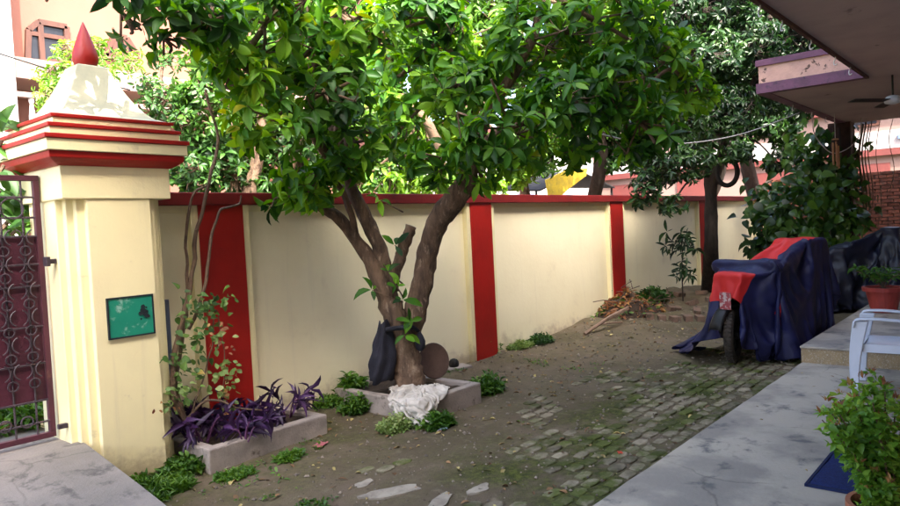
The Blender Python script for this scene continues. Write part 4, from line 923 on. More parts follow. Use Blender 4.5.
# ------------------------------------------------------------------ weeds and grass along the wall foot
def weed(px, py, rad, h, n, l, w_, lm, label, seed, z=None, kind='broad', cat='weed', name='weed', up=.6):
    c0 = at_z(px, py, 0 if z is None else z); c0.z = (ground_h(c0.x, c0.y) if z is None else z)
    rg = random.Random(seed); lv = Leaves(); mb = MB()
    for _ in range(n):
        a = rg.uniform(0, 6.28); q = rad*math.sqrt(rg.random()); hh = h*(1-.6*(q/rad))*rg.uniform(.4, 1.1)
        b_ = Vector((c0.x+math.cos(a)*q, c0.y+math.sin(a)*q*.7, c0.z-.01)); tp = b_+Vector((rg.gauss(0, .25)*hh, rg.gauss(0, .25)*hh, hh))
        mb.tube([b_, b_.lerp(tp, .5), tp], [.0025, .002, .0015], 3, cap=False)
        for t_ in ((.45, .7, 1) if h > .08 else (.6, 1)):
            lv.rosette(b_.lerp(tp, t_), (rg.gauss(0, .3), rg.gauss(0, .3), 1), 4, l, w_, (35, 85) if up > .5 else (20, 60), .15, rg)
    o = leaf_batch(name, lv.arrays(), lm, None, kind, False)
    # join stems
    m2 = bpy.data.meshes.new('s'); m2.from_pydata(mb.v, [], mb.f)
    import bmesh
    bm = bmesh.new(); bm.from_mesh(o.data); n0 = len(bm.verts); bm.from_mesh(m2); bm.to_mesh(o.data); bm.free(); o.data.materials.append(lm)
    for v in o.data.vertices: v.co -= c0
    o.location = c0; ORG[o.name] = c0
    tag(o, label, cat, 'weeds growing about the yard'); return o
G_ = [(150, 492, .22, .09, 150, .055, .012, lf_weed, 'broad low patch of thin bladed grass at the foot of the gate pillar', 'grass'),
      (128, 484, .10, .08, 60, .05, .03, lf_weed, 'small leafy weed where the ramp meets the pillar', 'weed'),
      (185, 470, .16, .12, 90, .045, .024, lf_weed, 'leafy weed between the gate pillar and the purple planter', 'weed'),
      (170, 440, .09, .22, 40, .06, .03, lf_weed, 'taller weed at the pillar corner under the climber', 'weed'),
      (212, 462, .09, .12, 50, .045, .024, lf_weed, 'weed against the left front of the purple planter', 'weed'),
      (268, 446, .11, .15, 70, .045, .024, lf_weed, 'bright weed drooping over the middle front of the purple planter', 'weed'),
      (290, 457, .08, .07, 40, .04, .02, lf_weed, 'low weed in front of the purple planter toward its right end', 'weed'),
      (235, 474, .12, .05, 50, .035, .016, lf_weed, 'flat weed on the soil in front of the purple planter', 'weed'),
      (330, 409, .12, .12, 60, .04, .02, lf_weed, 'weed in the corner between the two planters', 'weed'),
      (356, 414, .10, .18, 60, .045, .022, lf_weed, 'dark weed against the left side of the tree planter', 'weed'),
      (397, 428, .13, .13, 90, .034, .022, lf_pale, 'pale small leaved weed under the white cloth', 'weed'),
      (436, 426, .12, .14, 80, .05, .028, lf_weed, 'fresh green weed below the front of the tree planter', 'weed'),
      (487, 392, .13, .20, 80, .055, .024, lf_weed, 'bushy weed standing alone right of the tree planter', 'weed'),
      (489, 358, .10, .26, 30, .05, .02, lf_weed, 'thin weed against the second red post', 'weed'),
      (520, 352, .16, .09, 50, .05, .018, lf_pale, 'greyish dry weed along the wall right of second post', 'weed'),
      (540, 347, .16, .12, 60, .05, .018, lf_mid, 'small dull weed at the foot of the third panel', 'weed'),
      (632, 312, .25, .30, 60, .10, .04, lf_weed, 'weed growing out of the rubbish heap by the third post', 'weed'),
      (655, 318, .25, .20, 60, .08, .035, lf_mid, 'weed between the rubbish heap and the brick edging', 'weed'),
      (668, 300, .3, .22, 40, .09, .04, lf_weed, 'small weed on the earth mound beside the sapling', 'weed'),
      (312, 505, .10, .03, 20, .03, .015, lf_weed, 'tiny sprout in the dirt at the bottom of the picture', 'weed')]
for k, (px, py, ra, h, n, l, w_, lm, lab, nm) in enumerate(G_): weed(px, py, ra*1.25, h, int(n*1.5), l, w_, lm, lab, 100+k, cat=nm, name='grass_patch' if nm == 'grass' else 'weed', kind='lance' if nm == 'grass' else 'broad', up=.3 if nm == 'grass' else .6)
weed(352, 388, .12, .16, 30, .07, .035, lf_weed, 'small green plant in the soil at the left of the tree planter', 140, z=.15)

# sapling by the mound
sb = at_y(683, 300, 4.45); sb.z = ground_h(sb.x, sb.y)
sap = thing('sapling', sb, 'thin young sapling with narrow hanging leaves on the earth mound', 'sapling')
mb = MB(); P_ = smooth_path([sb, sb+Vector((.0, 0, .4)), sb+Vector((.04, 0, .8)), sb+Vector((0, 0, 1.05))], 5); mb.tube(P_, [.012-.0005*i for i in range(len(P_))], 6); mb.build('stem', m_barkB, sap)
lv = Leaves(); r6 = random.Random(6)
for i in range(26):
    p = r6.choice(P_[5:]); q = p+Vector((r6.gauss(0, .13), r6.gauss(0, .10), r6.uniform(-.02, .12))); lv.rosette(tuple(q), (r6.gauss(0, .6), r6.gauss(0, .6), .6), 6, .15, .038, (50, 110), .5, r6)
leaves(sap, lv, lf_dark, 'broad', 80, minpx=6)

# ------------------------------------------------------------------ rubbish heap, stick, bricks
hp = at_z(628, 318, .08)
heap = thing('rubbish_heap', (hp.x, hp.y, 0), 'heap of dry leaves and twigs against the third red post', 'heap')
vs = []; fs = []; n = 26
for j in range(n+1):
    for i in range(n+1):
        x = (i/n-.5)*1.5; y = (j/n-.5)*1.0; r_ = math.hypot(x/.75, y/.5); h = .26*max(0, 1-r_**1.6)*(1+.6*noise.noise(Vector((x*6, y*6, 2))))+.02*noise.noise(Vector((x*22, y*22, 2)))-(.05 if r_ > .98 else 0)
        vs.append((hp.x+x, hp.y+y, ground_h(hp.x+x, hp.y+y)+h-.01))
for j in range(n):
    for i in range(n): a = j*(n+1)+i; fs.append((a, a+1, a+n+2, a+n+1))
mb = MB(); mb.add(vs, fs); mb.build('soil_mound', m_soil, heap, smooth=True)
lv = Leaves(); lv2 = Leaves(); tw = MB()
for _ in range(620):
    v = rnd.choice(vs); d = Vector((rnd.gauss(0, 1), rnd.gauss(0, 1), rnd.gauss(.1, .35))); (lv if rnd.random() < .7 else lv2).one((v[0], v[1], v[2]+.02), d, (rnd.gauss(0, .5), rnd.gauss(0, .5), 1), rnd.uniform(.06, .13), rnd.uniform(.03, .05))
for _ in range(50):
    v = Vector(rnd.choice(vs))+Vector((0, 0, .03)); d = Vector((rnd.gauss(0, 1), rnd.gauss(0, 1), rnd.gauss(.2, .4))).normalized()*rnd.uniform(.15, .4); tw.tube([v, v+d*.5+Vector((0, 0, .02)), v+d], .006, 4)
leaf_batch('dry_leaves', lv.arrays(), lf_dry, heap); leaf_batch('green_leaves', lv2.arrays(), lf_ivy, heap); tw.build('twigs', m_twig, heap)['kind'] = 'stuff'
a = at_z(585, 341, .02); b = at_z(628, 308, .38)
a.z = ground_h(a.x, a.y)+.02
mb = MB(); mb.tube(smooth_path([a, a.lerp(b, .5)+Vector((0, 0, .02)), b], 4), .026, 8, wob=.4); tag(mb.build('wooden_stick', m_stick, org=a), 'long bleached stick leaning on the rubbish heap', 'stick')
a = at_z(600, 335, .02); b = at_z(622, 322, .2); a.z = ground_h(a.x, a.y)+.02
mb = MB(); mb.tube([a, b], .014, 6, wob=.4); tag(mb.build('wooden_stick', m_stick, org=a), 'short thin stick lying below the long bleached one', 'stick')
m_dusty = mat('dusty_earth_brick', (.20, .125, .085), (.14, .09, .065), .95, 9, bump=.5, bscale=60, spots=(.09, .07, .05), sscale=10, slo=.5, shi=.65, vary=.2)
dusty = []
for q in bmesh_:
    q = q.copy(); q.materials[0] = m_dusty; dusty.append(q)
ed = thing('brick_edging', at_z(683, 325, .03), 'row of old bricks edging the earth mound by the wall', 'edging')
for i, px in enumerate((650, 662, 675, 688, 700, 712)):
    p = at_z(px, 325-i*.2, .04); p.z = ground_h(p.x, p.y)+.03
    inst('brick', dusty[i % 4], ed, Matrix.Translation(p) @ Matrix.Rotation(-.95+rnd.uniform(-.12, .12), 4, 'Z') @ Matrix.Diagonal((.11, .24, .085, 1)))
for i, (px, py) in enumerate(((668, 309), (680, 305), (692, 308), (702, 301), (674, 313), (697, 314), (712, 308))):
    p = at_z(px, py, .14); p.z = ground_h(p.x, p.y)+.035
    o = bpy.data.objects.new('loose_brick', dusty[i % 4].copy()); C.objects.link(o); o.data.transform(Matrix.Diagonal((.10, .2, .075, 1))); o.location = p; o.rotation_euler = (rnd.uniform(-.3, .3), rnd.uniform(-.3, .3), rnd.uniform(0, 3))
    tag(o, 'broken earth coloured brick on the mound, '+('leftmost of the back scatter', 'between the leftmost and the sapling foot', 'nearest the sapling on its right side', 'highest, closest to the red post', 'just behind the left end of the edging', 'just behind the middle of the edging', 'rightmost, next to the motorcycle cover')[i], 'brick', 'broken bricks on the mound')
# small black pot upturned on a stone by the second post
p = at_z(456, 371, .0); p.z = ground_h(p.x, p.y)
mb = MB(); mb.box(-.16, .16, -.1, .1, -.03, .03); o = mb.build('flat_stone', m_planter, bevel=.01, local=True); o.location = p; o.rotation_euler = (0, 0, -.3); tag(o, 'flat grey stone at the foot of the second red post', 'stone')
mb = MB(); mb.lathe((0, 0, 0), [(.05, 0), (.058, .02), (.055, .055), (.038, .078), (.014, .088)], 18); o = mb.build('black_pot', m_rubber, local=True, smooth=True); o.location = p+Vector((-.03, 0, .031)); tag(o, 'small round black pot sitting on the flat stone', 'pot')

# sparse seedlings creeping along the wall foot and round the planters
lv = Leaves(); r5 = random.Random(55)
for _ in range(2600):
    x = r5.uniform(2.3, 9.5); y = 5.05-abs(r5.gauss(0, .55))
    if y < 3.2 or (PB[0] < x < PB[1] and PB[2] < y < PB[3]) or (TB[0] < x < TB[1] and TB[2] < y < TB[3]): continue
    if noise.noise(Vector((x*1.7, y*1.7, 31))) < .12+.05*x-.35*(x < 3.4): continue
    lv.rosette((x, y, ground_h(x, y)+.012), (r5.gauss(0, .3), r5.gauss(0, .3), 1), 4, r5.uniform(.018, .04), r5.uniform(.008, .018), (50, 88), .05, r5)
o = leaf_batch('ground_weeds', lv.arrays(), lf_weed, None); tag(o, 'sparse creeping seedlings along the foot of the wall and planters', 'weeds')
# grit and small pebbles
mb = MB(); r7 = random.Random(17)
for _ in range(2600):
    x = r7.uniform(2.0, 10.5); y = r7.uniform(1.9, 5.05); q = r7.choice((.004, .006, .008, .012))*r7.uniform(.7, 1.3)*(1+.08*x); c_ = Vector((x, y, ground_h(x, y)+q*.3)); ang = r7.uniform(0, 3)
    ca, sa = math.cos(ang)*q, math.sin(ang)*q
    mb.add([c_+Vector((ca, sa, 0)), c_+Vector((-sa, ca, 0))*.8, c_-Vector((ca, sa, 0)), c_-Vector((-sa, ca, 0))*.8, c_+Vector((0, 0, q*.7)), c_-Vector((0, 0, q*.7))], [(0, 1, 4), (1, 2, 4), (2, 3, 4), (3, 0, 4), (1, 0, 5), (2, 1, 5), (3, 2, 5), (0, 3, 5)])
tag(mb.build('grit', mat('pale_grit', (.24, .20, .15), (.12, .10, .08), .9, 30, bump=0, vary=.4)), 'small grit and pebbles strewn over the dirt of the yard', 'gravel', kind='stuff')

# fallen leaves over the yard
lv = Leaves(); r8 = random.Random(8)
for _ in range(620):
    x = r8.uniform(2.3, 10); y = r8.uniform(2.0, 5.0) if r8.random() < .6 else r8.uniform(3.4, 5)
    lv.one((x, y, ground_h(x, y)+.008), (r8.gauss(0, 1), r8.gauss(0, 1), r8.gauss(0, .12)), (r8.gauss(0, .2), r8.gauss(0, .2), 1), r8.uniform(.02, .075), r8.uniform(.012, .035))
for _ in range(14):
    x = r8.uniform(3.8, 7.2); y = r8.uniform(.9, 1.8); lv.one((x, y, SLAB_Z+.005), (r8.gauss(0, 1), r8.gauss(0, 1), 0), (0, 0, 1), r8.uniform(.012, .04), r8.uniform(.008, .015))
o = leaf_batch('fallen_leaves', lv.arrays(), m_deadleaf, None); tag(o, 'scattered dry fallen leaves on the dirt of the yard', 'leaves')
def scrap(px, py, s, m, label, cat, name, seed):
    p = at_z(px, py, 0); p.z = ground_h(p.x, p.y)+.008; n = 6; vs = []; rg = random.Random(seed)
    for j in range(n+1):
        for i in range(n+1): vs.append(((i/n-.5)*s, (j/n-.5)*s*.6, .012*noise.noise(Vector((i*.7+seed, j*.7, 0)))+.006))
    mb = MB(); mb.add(vs, [(j*(n+1)+i, j*(n+1)+i+1, (j+1)*(n+1)+i+1, (j+1)*(n+1)+i) for j in range(n) for i in range(n)]); o = mb.build(name, m, local=True, smooth=True); o.location = p; o.rotation_euler = (0, 0, rg.uniform(0, 3)); tag(o, label, cat)
scrap(320, 444, .13, m_redcloth if False else mat('faded_pink_wrapper', (.42, .12, .14), (.3, .1, .1), .5, 30), 'crumpled faded pink wrapper in front of the purple planter end', 'wrapper', 'wrapper', 1)
scrap(441, 430, .10, mat('pale_blue_wrapper', (.30, .40, .55), None, .4, 30), 'small pale blue wrapper among the weeds under the tree planter', 'wrapper', 'wrapper', 2)
scrap(620, 452, .05, mat('red_petal', (.55, .06, .02), None, .6, 30), 'small red petal lying among the pavers', 'petal', 'petal', 3)

# ------------------------------------------------------------------ things round the tree foot
o = cloth_mesh('white_cloth', white_V, white_F, [m_whitecloth], Matrix.Translation((TB[0]-.055, TB[2]-.01, .003)) @ Matrix.Diagonal((1.3, 1.12, 1, 1)), thick=.004, org=(TB[0]+.1, TB[2]+.1, .17), wr=.003)
tag(o, 'crumpled soiled white cloth heaped on the tree planter edge', 'cloth')
# navy bag slung on the trunk
bc = at_d(385, 340, 6.25); vs = []; fs = []; nu, nv = 30, 22
for j in range(nv+1):
    t = j/nv
    for i in range(nu):
        a = 2*math.pi*i/nu; wdt = (.05+.065*math.sin(min(t*1.5, 1)*math.pi/2)+.035*t)*(1-.25*sstep(.85, 1, t)); fold = 1+.22*math.sin(a*5+t*3)*(.4+.6*t)+.25*noise.noise(Vector((math.cos(a)*2, math.sin(a)*2, t*4)))
        vs.append((bc.x+math.cos(a)*wdt*fold+.04*math.sin(t*3)-.05*t, bc.y+math.sin(a)*wdt*.55*fold+.03*t, bc.z+.16-.52*t+.02*math.sin(a*3)))
for j in range(nv):
    for i in range(nu): fs.append((j*nu+i, j*nu+(i+1) % nu, (j+1)*nu+(i+1) % nu, (j+1)*nu+i))
fs += [tuple(range(nu-1, -1, -1)), tuple(nv*nu+i for i in range(nu))]
bag = thing('hanging_bag', tuple(bc), 'limp navy cloth bag tied on the left of the forked trunk', 'bag')
mb = MB(); mb.add(vs, fs); mb.build('bag_body', m_navybag, bag, smooth=True)
mb = MB(); P_ = [at_d(a_, b_, c_) for a_, b_, c_ in ((385, 330, 6.2), (398, 328, 6.24), (412, 327, 6.28), (419, 334, 6.5), (402, 336, 6.6), (385, 330, 6.3))]; mb.tube(smooth_path(P_, 5), [.02]*26, 8, wob=.5); mb.build('bag_strap', m_navybag, bag, smooth=True)
mb = MB(); 
for i in range(1): 
    p = at_d(420, 340, 6.35); mb.lathe((p.x, p.y, p.z-.10), [(.015, 0), (.045, .03), (.05, .09), (.03, .14), (.012, .17)], 12)
mb.build('bag_knot', m_navybag, bag, smooth=True)
dc = at_d(434, 372, 6.72); dc.z = .175+.165
Mx = Matrix.Rotation(R(-15), 4, 'Z') @ Matrix.Rotation(R(78), 4, 'X')
mb = MB(); mb.lathe((0, 0, 0), [(.02, 0), (.165, .0), (.172, .012), (.165, .02), (.02, .014)], 36, M=Mx); o = mb.build('round_disc', m_disc, local=True, smooth=False); o.location = dc; tag(o, 'round brown metal disc leaning behind the forked trunk', 'disc')

# ------------------------------------------------------------------ motorcycle and its cover
wp = at_z(734, 363, 0); yaw = R(180-14); fwd = Vector((math.cos(yaw), math.sin(yaw), 0)); bk = wp-fwd*.72
BM = Matrix.Translation((bk.x, bk.y, .0)) @ Matrix.Rotation(yaw, 4, 'Z')
moto = thing('motorcycle', (bk.x, bk.y, 0), 'motorcycle parked under the red and navy cover showing its front wheel', 'motorcycle', rotz=yaw); ORG[moto.name] = Vector((0, 0, 0))
WR = .30
def wheel(x, steer=0):
    w_ = bpy.data.objects.new('wheel', None); C.objects.link(w_); w_.parent = moto; w_.location = (x, 0, WR+.005); w_.rotation_euler = (0, 0, steer); ORG[w_.name] = Vector((0, 0, 0))
    mb = MB(); mb.ring((0, 0, 0), (1, 0, 0), (0, 0, 1), WR-.05, .052, 36, 12); mb.build('tyre', m_tread, w_, smooth=True)
    mb = MB(); mb.ring((0, 0, 0), (1, 0, 0), (0, 0, 1), WR-.10, .016, 30, 6)
    mb.build('rim', m_darkmetal, w_, smooth=True)
    mb = MB(); mb.tube([(0, -.06, 0), (0, .06, 0)], .045, 14); mb.build('hub', m_darkmetal, w_)
    for k in range(6):
        a = k*math.pi/3; mb = MB(); mb.box(.03, WR-.11, -.012, .012, -.014, .014, M=Matrix.Rotation(a, 4, 'Y')); mb.build('spoke', m_darkmetal, w_)
    tb = MB()
    for k in range(44):
        a = 2*math.pi*k/44
        for s_ in (-1, 1):
            tb.box(WR-.004, WR+.004, s_*.006 if s_ > 0 else -.036, .036 if s_ > 0 else -.006, -.010, .010, M=Matrix.Rotation(a, 4, 'Y'))
    o = tb.build('tread_blocks', m_tread, w_); o['kind'] = 'stuff'
wheel(.72, R(22)); wheel(-.62)
mb = MB()
for i in range(13):
    pass
P_ = [(.72+math.cos(a)*(WR+.045), 0, WR+math.sin(a)*(WR+.045)) for a in [R(15+13*i) for i in range(11)]]
vs = []; fs = []
for x, y, z in P_:
    for q in (-.075, -.05, 0, .05, .075): vs.append((x, q, z-(.03 if abs(q) > .06 else 0)+.01))
for i in range(10):
    for j in range(4): a = i*5+j; fs.append((a, a+1, a+6, a+5))
mb.add(vs, fs); o = mb.build('front_fender', m_darkmetal, moto, smooth=True, local=True); s = o.modifiers.new('t', 'SOLIDIFY'); s.thickness = .005
for s_ in (-1, 1):
    mb = MB(); mb.tube([(.72, s_*.09, WR), (.50, s_*.09, .92)], [.022, .018], 10); mb.build('fork', m_chrome, moto, smooth=True, local=True)
mb = MB(); mb.lathe((.70, .0, .76), [(.03, -.10), (.085, -.06), (.10, 0), (.098, .012)], 24, M=Matrix.Rotation(R(90), 4, 'Y')); hl = mb.build('headlight', m_darkmetal, moto, smooth=True, local=True)
mb = MB(); mb.lathe((.715, .0, .76), [(.088, 0), (.07, .015), (.03, .022)], 24, M=Matrix.Rotation(R(90), 4, 'Y')); mb.build('lens', m_lens, hl, smooth=True, local=True)
mb = MB(); mb.tube(smooth_path([(.35, -.36, 1.0), (.40, -.15, 1.02), (.45, 0, .95), (.40, .15, 1.02), (.35, .36, 1.0)], 5), .014, 8); mb.build('handlebar', m_darkmetal, moto, smooth=True, local=True)
mb = MB(); mb.box(-.22, .26, -.13, .13, .18, .52); mb.tube([(.1, -.15, .36), (.1, -.21, .36)], .09, 18); mb.build('engine', m_darkmetal, moto, bevel=.03, local=True)
mb = MB(); mb.tube([(.38, 0, .86), (.1, 0, .78), (-.7, 0, .72)], [.13, .15, .09], 12); mb.build('fuel_tank', m_navybag, moto, smooth=True, local=True)
mb = MB(); mb.box(-.75, -.05, -.13, .13, .80, .90); mb.build('seat', m_rubber, moto, bevel=.035, local=True)
mb = MB(); mb.box(-.88, -.56, -.18, .18, .92, 1.22); mb.build('rear_box', m_rubber, moto, bevel=.04, local=True)
mb = MB(); mb.tube([(.16, -.20, .14), (-.1, -.22, .17), (-.78, -.22, .26)], [.025, .035, .04], 12); mb.build('exhaust', m_chrome, moto, smooth=True, local=True)
mb = MB(); mb.tube([(.34, .20, .2), (.36, .22, .55), (.36, -.22, .55), (.34, -.20, .2)], .014, 8); mb.build('crash_guard', m_darkmetal, moto, smooth=True, local=True)
# round horn and small plate with numerals under the cover edge
mb = MB(); mb.lathe((.57, -.24, .50), [(.02, -.03), (.07, -.02), (.075, 0), (.055, .012), (.03, .008), (.012, .02)], 22, M=Matrix.Rotation(R(90), 4, 'Y')); mb.build('horn', m_darkmetal, moto, smooth=True, local=True)
pb_ = MB(); pb_.box(.905, .915, -.02, .11, .60, .78); npl = pb_.build('front_plate', mat('worn_plate_print', (.50, .40, .38), (.30, .05, .06), .5, 22, lo=.45, hi=.52, bump=.05), moto, bevel=.006, local=True)
def cov_pick(u, v):
    if .70 < u < 1.10 and -.66 < v < .14: return 1        # front red panel
    if -1.10 < u < .20 and -.62 < v < .04: return 1       # rear red strip
    if -.95 < u < -.55 and -.08 < v < .12: return 1
    if .62 < u < .95 and .55 < v < .82: return 1
    return 0
for v in cover_V:     # the hem on the wall side trails out over the ground
    if v.y < 0:
        b_ = max(0, 1-abs(v.x-.45)/1.15); f_ = max(0, 1-v.z/.42); v.y -= .52*(b_*b_*(3-2*b_))*f_**1.1; v.x += .10*f_*b_; v.z = v.z*(1-.55*b_*f_)+.02*b_*f_*(1+math.sin(v.x*26+v.y*9))
cov = cloth_mesh('motorcycle_cover', cover_V, cover_F, [m_navy, m_redcloth], BM, pick=cov_pick, uv=cover_uv, org=(bk.x, bk.y, .9), wr=.018, wf=5)
tag(cov, 'navy cover with red panels draped over the motorcycle and trailing on the ground', 'cover')
# second vehicle fully under a dark tarp
tc = at_z(868, 300, 0); tyaw = R(100)
tc = at_d(866, 285, 10.9); tc.z = 0
TM = Matrix.Translation((tc.x, tc.y, 0)) @ Matrix.Rotation(tyaw, 4, 'Z')
mt = thing('scooter', (tc.x, tc.y, 0), 'scooter wholly hidden under the glossy dark tarp', 'scooter', rotz=tyaw); ORG[mt.name] = Vector((0, 0, 0))
mb = MB(); mb.box(-.7, .7, -.15, .15, .25, .78); mb.build('body', m_darkmetal, mt, bevel=.05, local=True)
for x in (-.55, .6): mb = MB(); mb.ring((x, 0, .25), (1, 0, 0), (0, 0, 1), .19, .05, 24, 8); mb.build('wheel', m_rubber, mt, smooth=True, local=True)
o = cloth_mesh('dark_tarp', tarp_V, tarp_F, [m_tarp], TM, org=(tc.x, tc.y, .9), wr=.03, wf=4)
tag(o, 'glossy black and dark blue tarp over the vehicle behind the red pot', 'tarp')

# ------------------------------------------------------------------ porch objects
rpp = at_z(884, 312, STEP_Z); pot = thing('flower_pot', (rpp.x, rpp.y, STEP_Z), 'red plastic pot on the raised step with a small leafy plant', 'pot')
mb = MB(); c_ = (rpp.x, rpp.y)
mb.lathe((rpp.x, rpp.y, STEP_Z), [(.13, 0), (.145, .01), (.20, .27), (.235, .272), (.24, .325), (.215, .325), (.20, .27)], 32); mb.build('pot_body', m_redpot, pot, smooth=False)
mb = MB(); mb.lathe((rpp.x, rpp.y, STEP_Z+.24), [(.19, .0), (.19, .05), (.1, .065), (.01, .07)], 24); mb.build('soil', m_soil, pot)
lv = Leaves(); mb = MB(); r9 = random.Random(19)
for _ in range(16):
    a = r9.uniform(0, 6.28); L_ = r9.uniform(.12, .34); b0 = Vector((rpp.x, rpp.y, STEP_Z+.3)); tp = b0+Vector((math.cos(a)*L_, math.sin(a)*L_, L_*.6+.05)); mb.tube([b0, b0.lerp(tp, .5)+Vector((0, 0, .05)), tp], .004, 4)
    for t_ in (.5, .75, 1): lv.rosette(tuple(b0.lerp(tp, t_)+Vector((0, 0, .03))), (0, 0, 1), 4, .10, .03, (40, 90), .25, r9)
mb.build('stems', m_twig, pot)['kind'] = 'stuff'; leaves(pot, lv, lf_mid, 'broad', 120, minpx=4)

fp_ = at_z(893, 566, SLAB_Z); ptx = Vector((fp_.x, fp_.y, SLAB_Z))
pp2 = thing('potted_shrub', ptx, 'light green small leaved shrub in a clay pot at the lower right corner', 'plant')
mb = MB(); mb.lathe(ptx, [(.10, 0), (.105, .01), (.15, .22), (.17, .222), (.17, .265), (.15, .265), (.14, .22)], 28); mb.build('clay_pot', m_terracotta, pp2)
mb = MB(); mb.lathe(ptx+Vector((0, 0, .20)), [(.138, 0), (.138, .03), (.05, .04), (.01, .042)], 20); mb.build('soil', m_soil, pp2)
lv = Leaves(); lp = Leaves(); mb = MB(); r10 = random.Random(10)
targets = [(828, 408), (822, 420), (840, 400), (850, 392), (862, 385), (872, 378), (885, 392), (895, 405), (835, 432), (850, 420), (865, 410), (880, 425), (895, 435), (845, 450), (862, 445), (880, 455), (895, 465), (858, 470), (875, 480), (890, 490), (868, 495), (900, 450), (905, 400), (915, 430), (910, 480), (872, 400), (855, 405), (840, 415), (885, 440), (900, 500)]
for px, py in targets:
    dd = 2.95+r10.uniform(-.16, .12); tp = at_d(px, py, dd); b0 = ptx+Vector((r10.gauss(0, .03), r10.gauss(0, .03), .22)); P_ = smooth_path([b0, b0.lerp(tp, .5)+Vector((0, 0, .05)), tp], 6)
    mb.tube(P_, [.006-.0003*i for i in range(len(P_))], 5)
    for i in range(3, len(P_)):
        for _ in range(3):
            p = P_[i]+Vector((r10.gauss(0, .03), r10.gauss(0, .024), r10.gauss(0, .022)))
            lv.rosette(tuple(p), (r10.gauss(0, .5), r10.gauss(0, .5), .9), 4, .031, .025, (50, 95), .1, r10)
    if r10.random() < .8: lp.rosette(tuple(tp+Vector((0, 0, .03))), (0, 0, 1), 5, .03, .012, (5, 50), 0, r10)
mb.build('stems', m_twig, pp2)['kind'] = 'stuff'; leaves(pp2, lv, lf_shrub, 'heart', 300, minpx=5); leaves(pp2, lp, lf_dry, 'lance', 0, 'dry_tips')

# door mat
m1 = at_z(811, 487, SLAB_Z); m2 = at_z(839, 443, SLAB_Z); yl = (m1.y+m2.y)/2
mt_ = thing('door_mat', ((m1.x+m2.x)/2, yl-.3, SLAB_Z), 'rectangular deep blue doormat on the porch floor beside the shrub', 'doormat')
vs = []; fs = []; n = 16
for j in range(n+1):
    for i in range(n+1): x = m1.x+(m2.x-m1.x)*i/n; y = yl-.75+.75*j/n; vs.append((x, y, SLAB_Z+.012+.006*noise.noise(Vector((x*6, y*6, 0)))+(.008 if (i == n and j > 12) else 0)))
for j in range(n):
    for i in range(n): a = j*(n+1)+i; fs.append((a, a+1, a+n+2, a+n+1))
mb = MB(); mb.add(vs, fs); o = mb.build('pile', m_mat, mt_, smooth=True); s = o.modifiers.new('t', 'SOLIDIFY'); s.thickness = .012; s.offset = -1
mb = MB(); h_ = SLAB_Z+.006
for q in ((m1.x-.012, m1.x+.004, yl-.75, yl), (m2.x-.004, m2.x+.012, yl-.75, yl), (m1.x-.012, m2.x+.012, yl-.004, yl+.012)): mb.box(q[0], q[1], q[2], q[3], SLAB_Z+.001, SLAB_Z+.016)
mb.build('binding', mat('dark_blue_binding', (.004, .012, .06), None, .9, 30), mt_)['kind'] = 'stuff'

# plastic chair, seen from its side
ch = at_z(856, 394, SLAB_Z); cpos = Vector((ch.x+.27, ch.y-.24, SLAB_Z)); cyaw = R(94)
chair = thing('plastic_chair', cpos, 'pale grey white plastic armchair standing on the porch floor', 'chair', rotz=cyaw); ORG[chair.name] = Vector((0, 0, 0))
for sx, sy in ((1, 1), (1, -1), (-1, 1), (-1, -1)):
    top = Vector((sx*.21, sy*.25, .40 if sx < 0 else .60)); bot = Vector((sx*.26, sy*.28, 0)); mb = MB(); vs = []
    wds = [(.040, .022), (.062, .03)] ; n = 7
    for i in range(n):
        t = i/(n-1); p = bot.lerp(top, t)+Vector((sx*.02*math.sin(t*3.14), 0, 0)); hw = .026+.03*t; hd = .018+.010*t
        vs += [(p.x-hw, p.y-hd, p.z), (p.x+hw, p.y-hd, p.z), (p.x+hw, p.y+hd, p.z), (p.x-hw, p.y+hd, p.z)]
    fs = [(3, 2, 1, 0), tuple(4*(n-1)+i for i in range(4))]+[(4*k+i, 4*k+(i+1) % 4, 4*k+4+(i+1) % 4, 4*k+4+i) for k in range(n-1) for i in range(4)]
    mb.add(vs, fs); mb.build('leg', m_chair, chair, bevel=.008, local=True)
vs = []; fs = []; n = 14
for j in range(n+1):
    for i in range(n+1):
        x = -.22+.46*i/n; y = -.235+.47*j/n; vs.append((x, y, .42-.025*math.cos((y/.235)*1.57)-.03*(1-(x+.22)/.46)-.03*sstep(.19, .24, x)))
for j in range(n):
    for i in range(n): a = j*(n+1)+i; fs.append((a, a+1, a+n+2, a+n+1))
mb = MB(); mb.add(vs, fs); o = mb.build('seat', m_chair, chair, smooth=True, local=True); s = o.modifiers.new('t', 'SOLIDIFY'); s.thickness = .012
mb = MB(); mb.box(.20, .225, -.232, .232, .35, .405); 
for sy in (-1, 1): mb.box(-.21, .20, sy*.236-.006, sy*.236+.006, .345, .41)
mb.build('seat_apron', m_chair, chair, local=True)['kind'] = 'stuff'
for sy in (-1, 1):
    mb = MB(); P_ = smooth_path([(.26, sy*.275, .56), (.24, sy*.275, .615), (.10, sy*.28, .625), (-.12, sy*.27, .615), (-.26, sy*.235, .64)], 5); vs = []; fs = []
    for i, p in enumerate(P_): vs += [(p.x, p.y-.033, p.z-.008), (p.x, p.y-.024, p.z+.006), (p.x, p.y+.024, p.z+.006), (p.x, p.y+.033, p.z-.008)]
    for i in range(len(P_)-1):
        for k in range(3): fs.append((4*i+k, 4*i+k+1, 4*i+k+5, 4*i+k+4))
    mb.add(vs, fs); o = mb.build('armrest', m_chair, chair, smooth=True, local=True); s = o.modifiers.new('t', 'SOLIDIFY'); s.thickness = .010
bkp = thing('x', (0, 0, 0), None, None) if False else None
mb = MB(); vs = []; fs = []
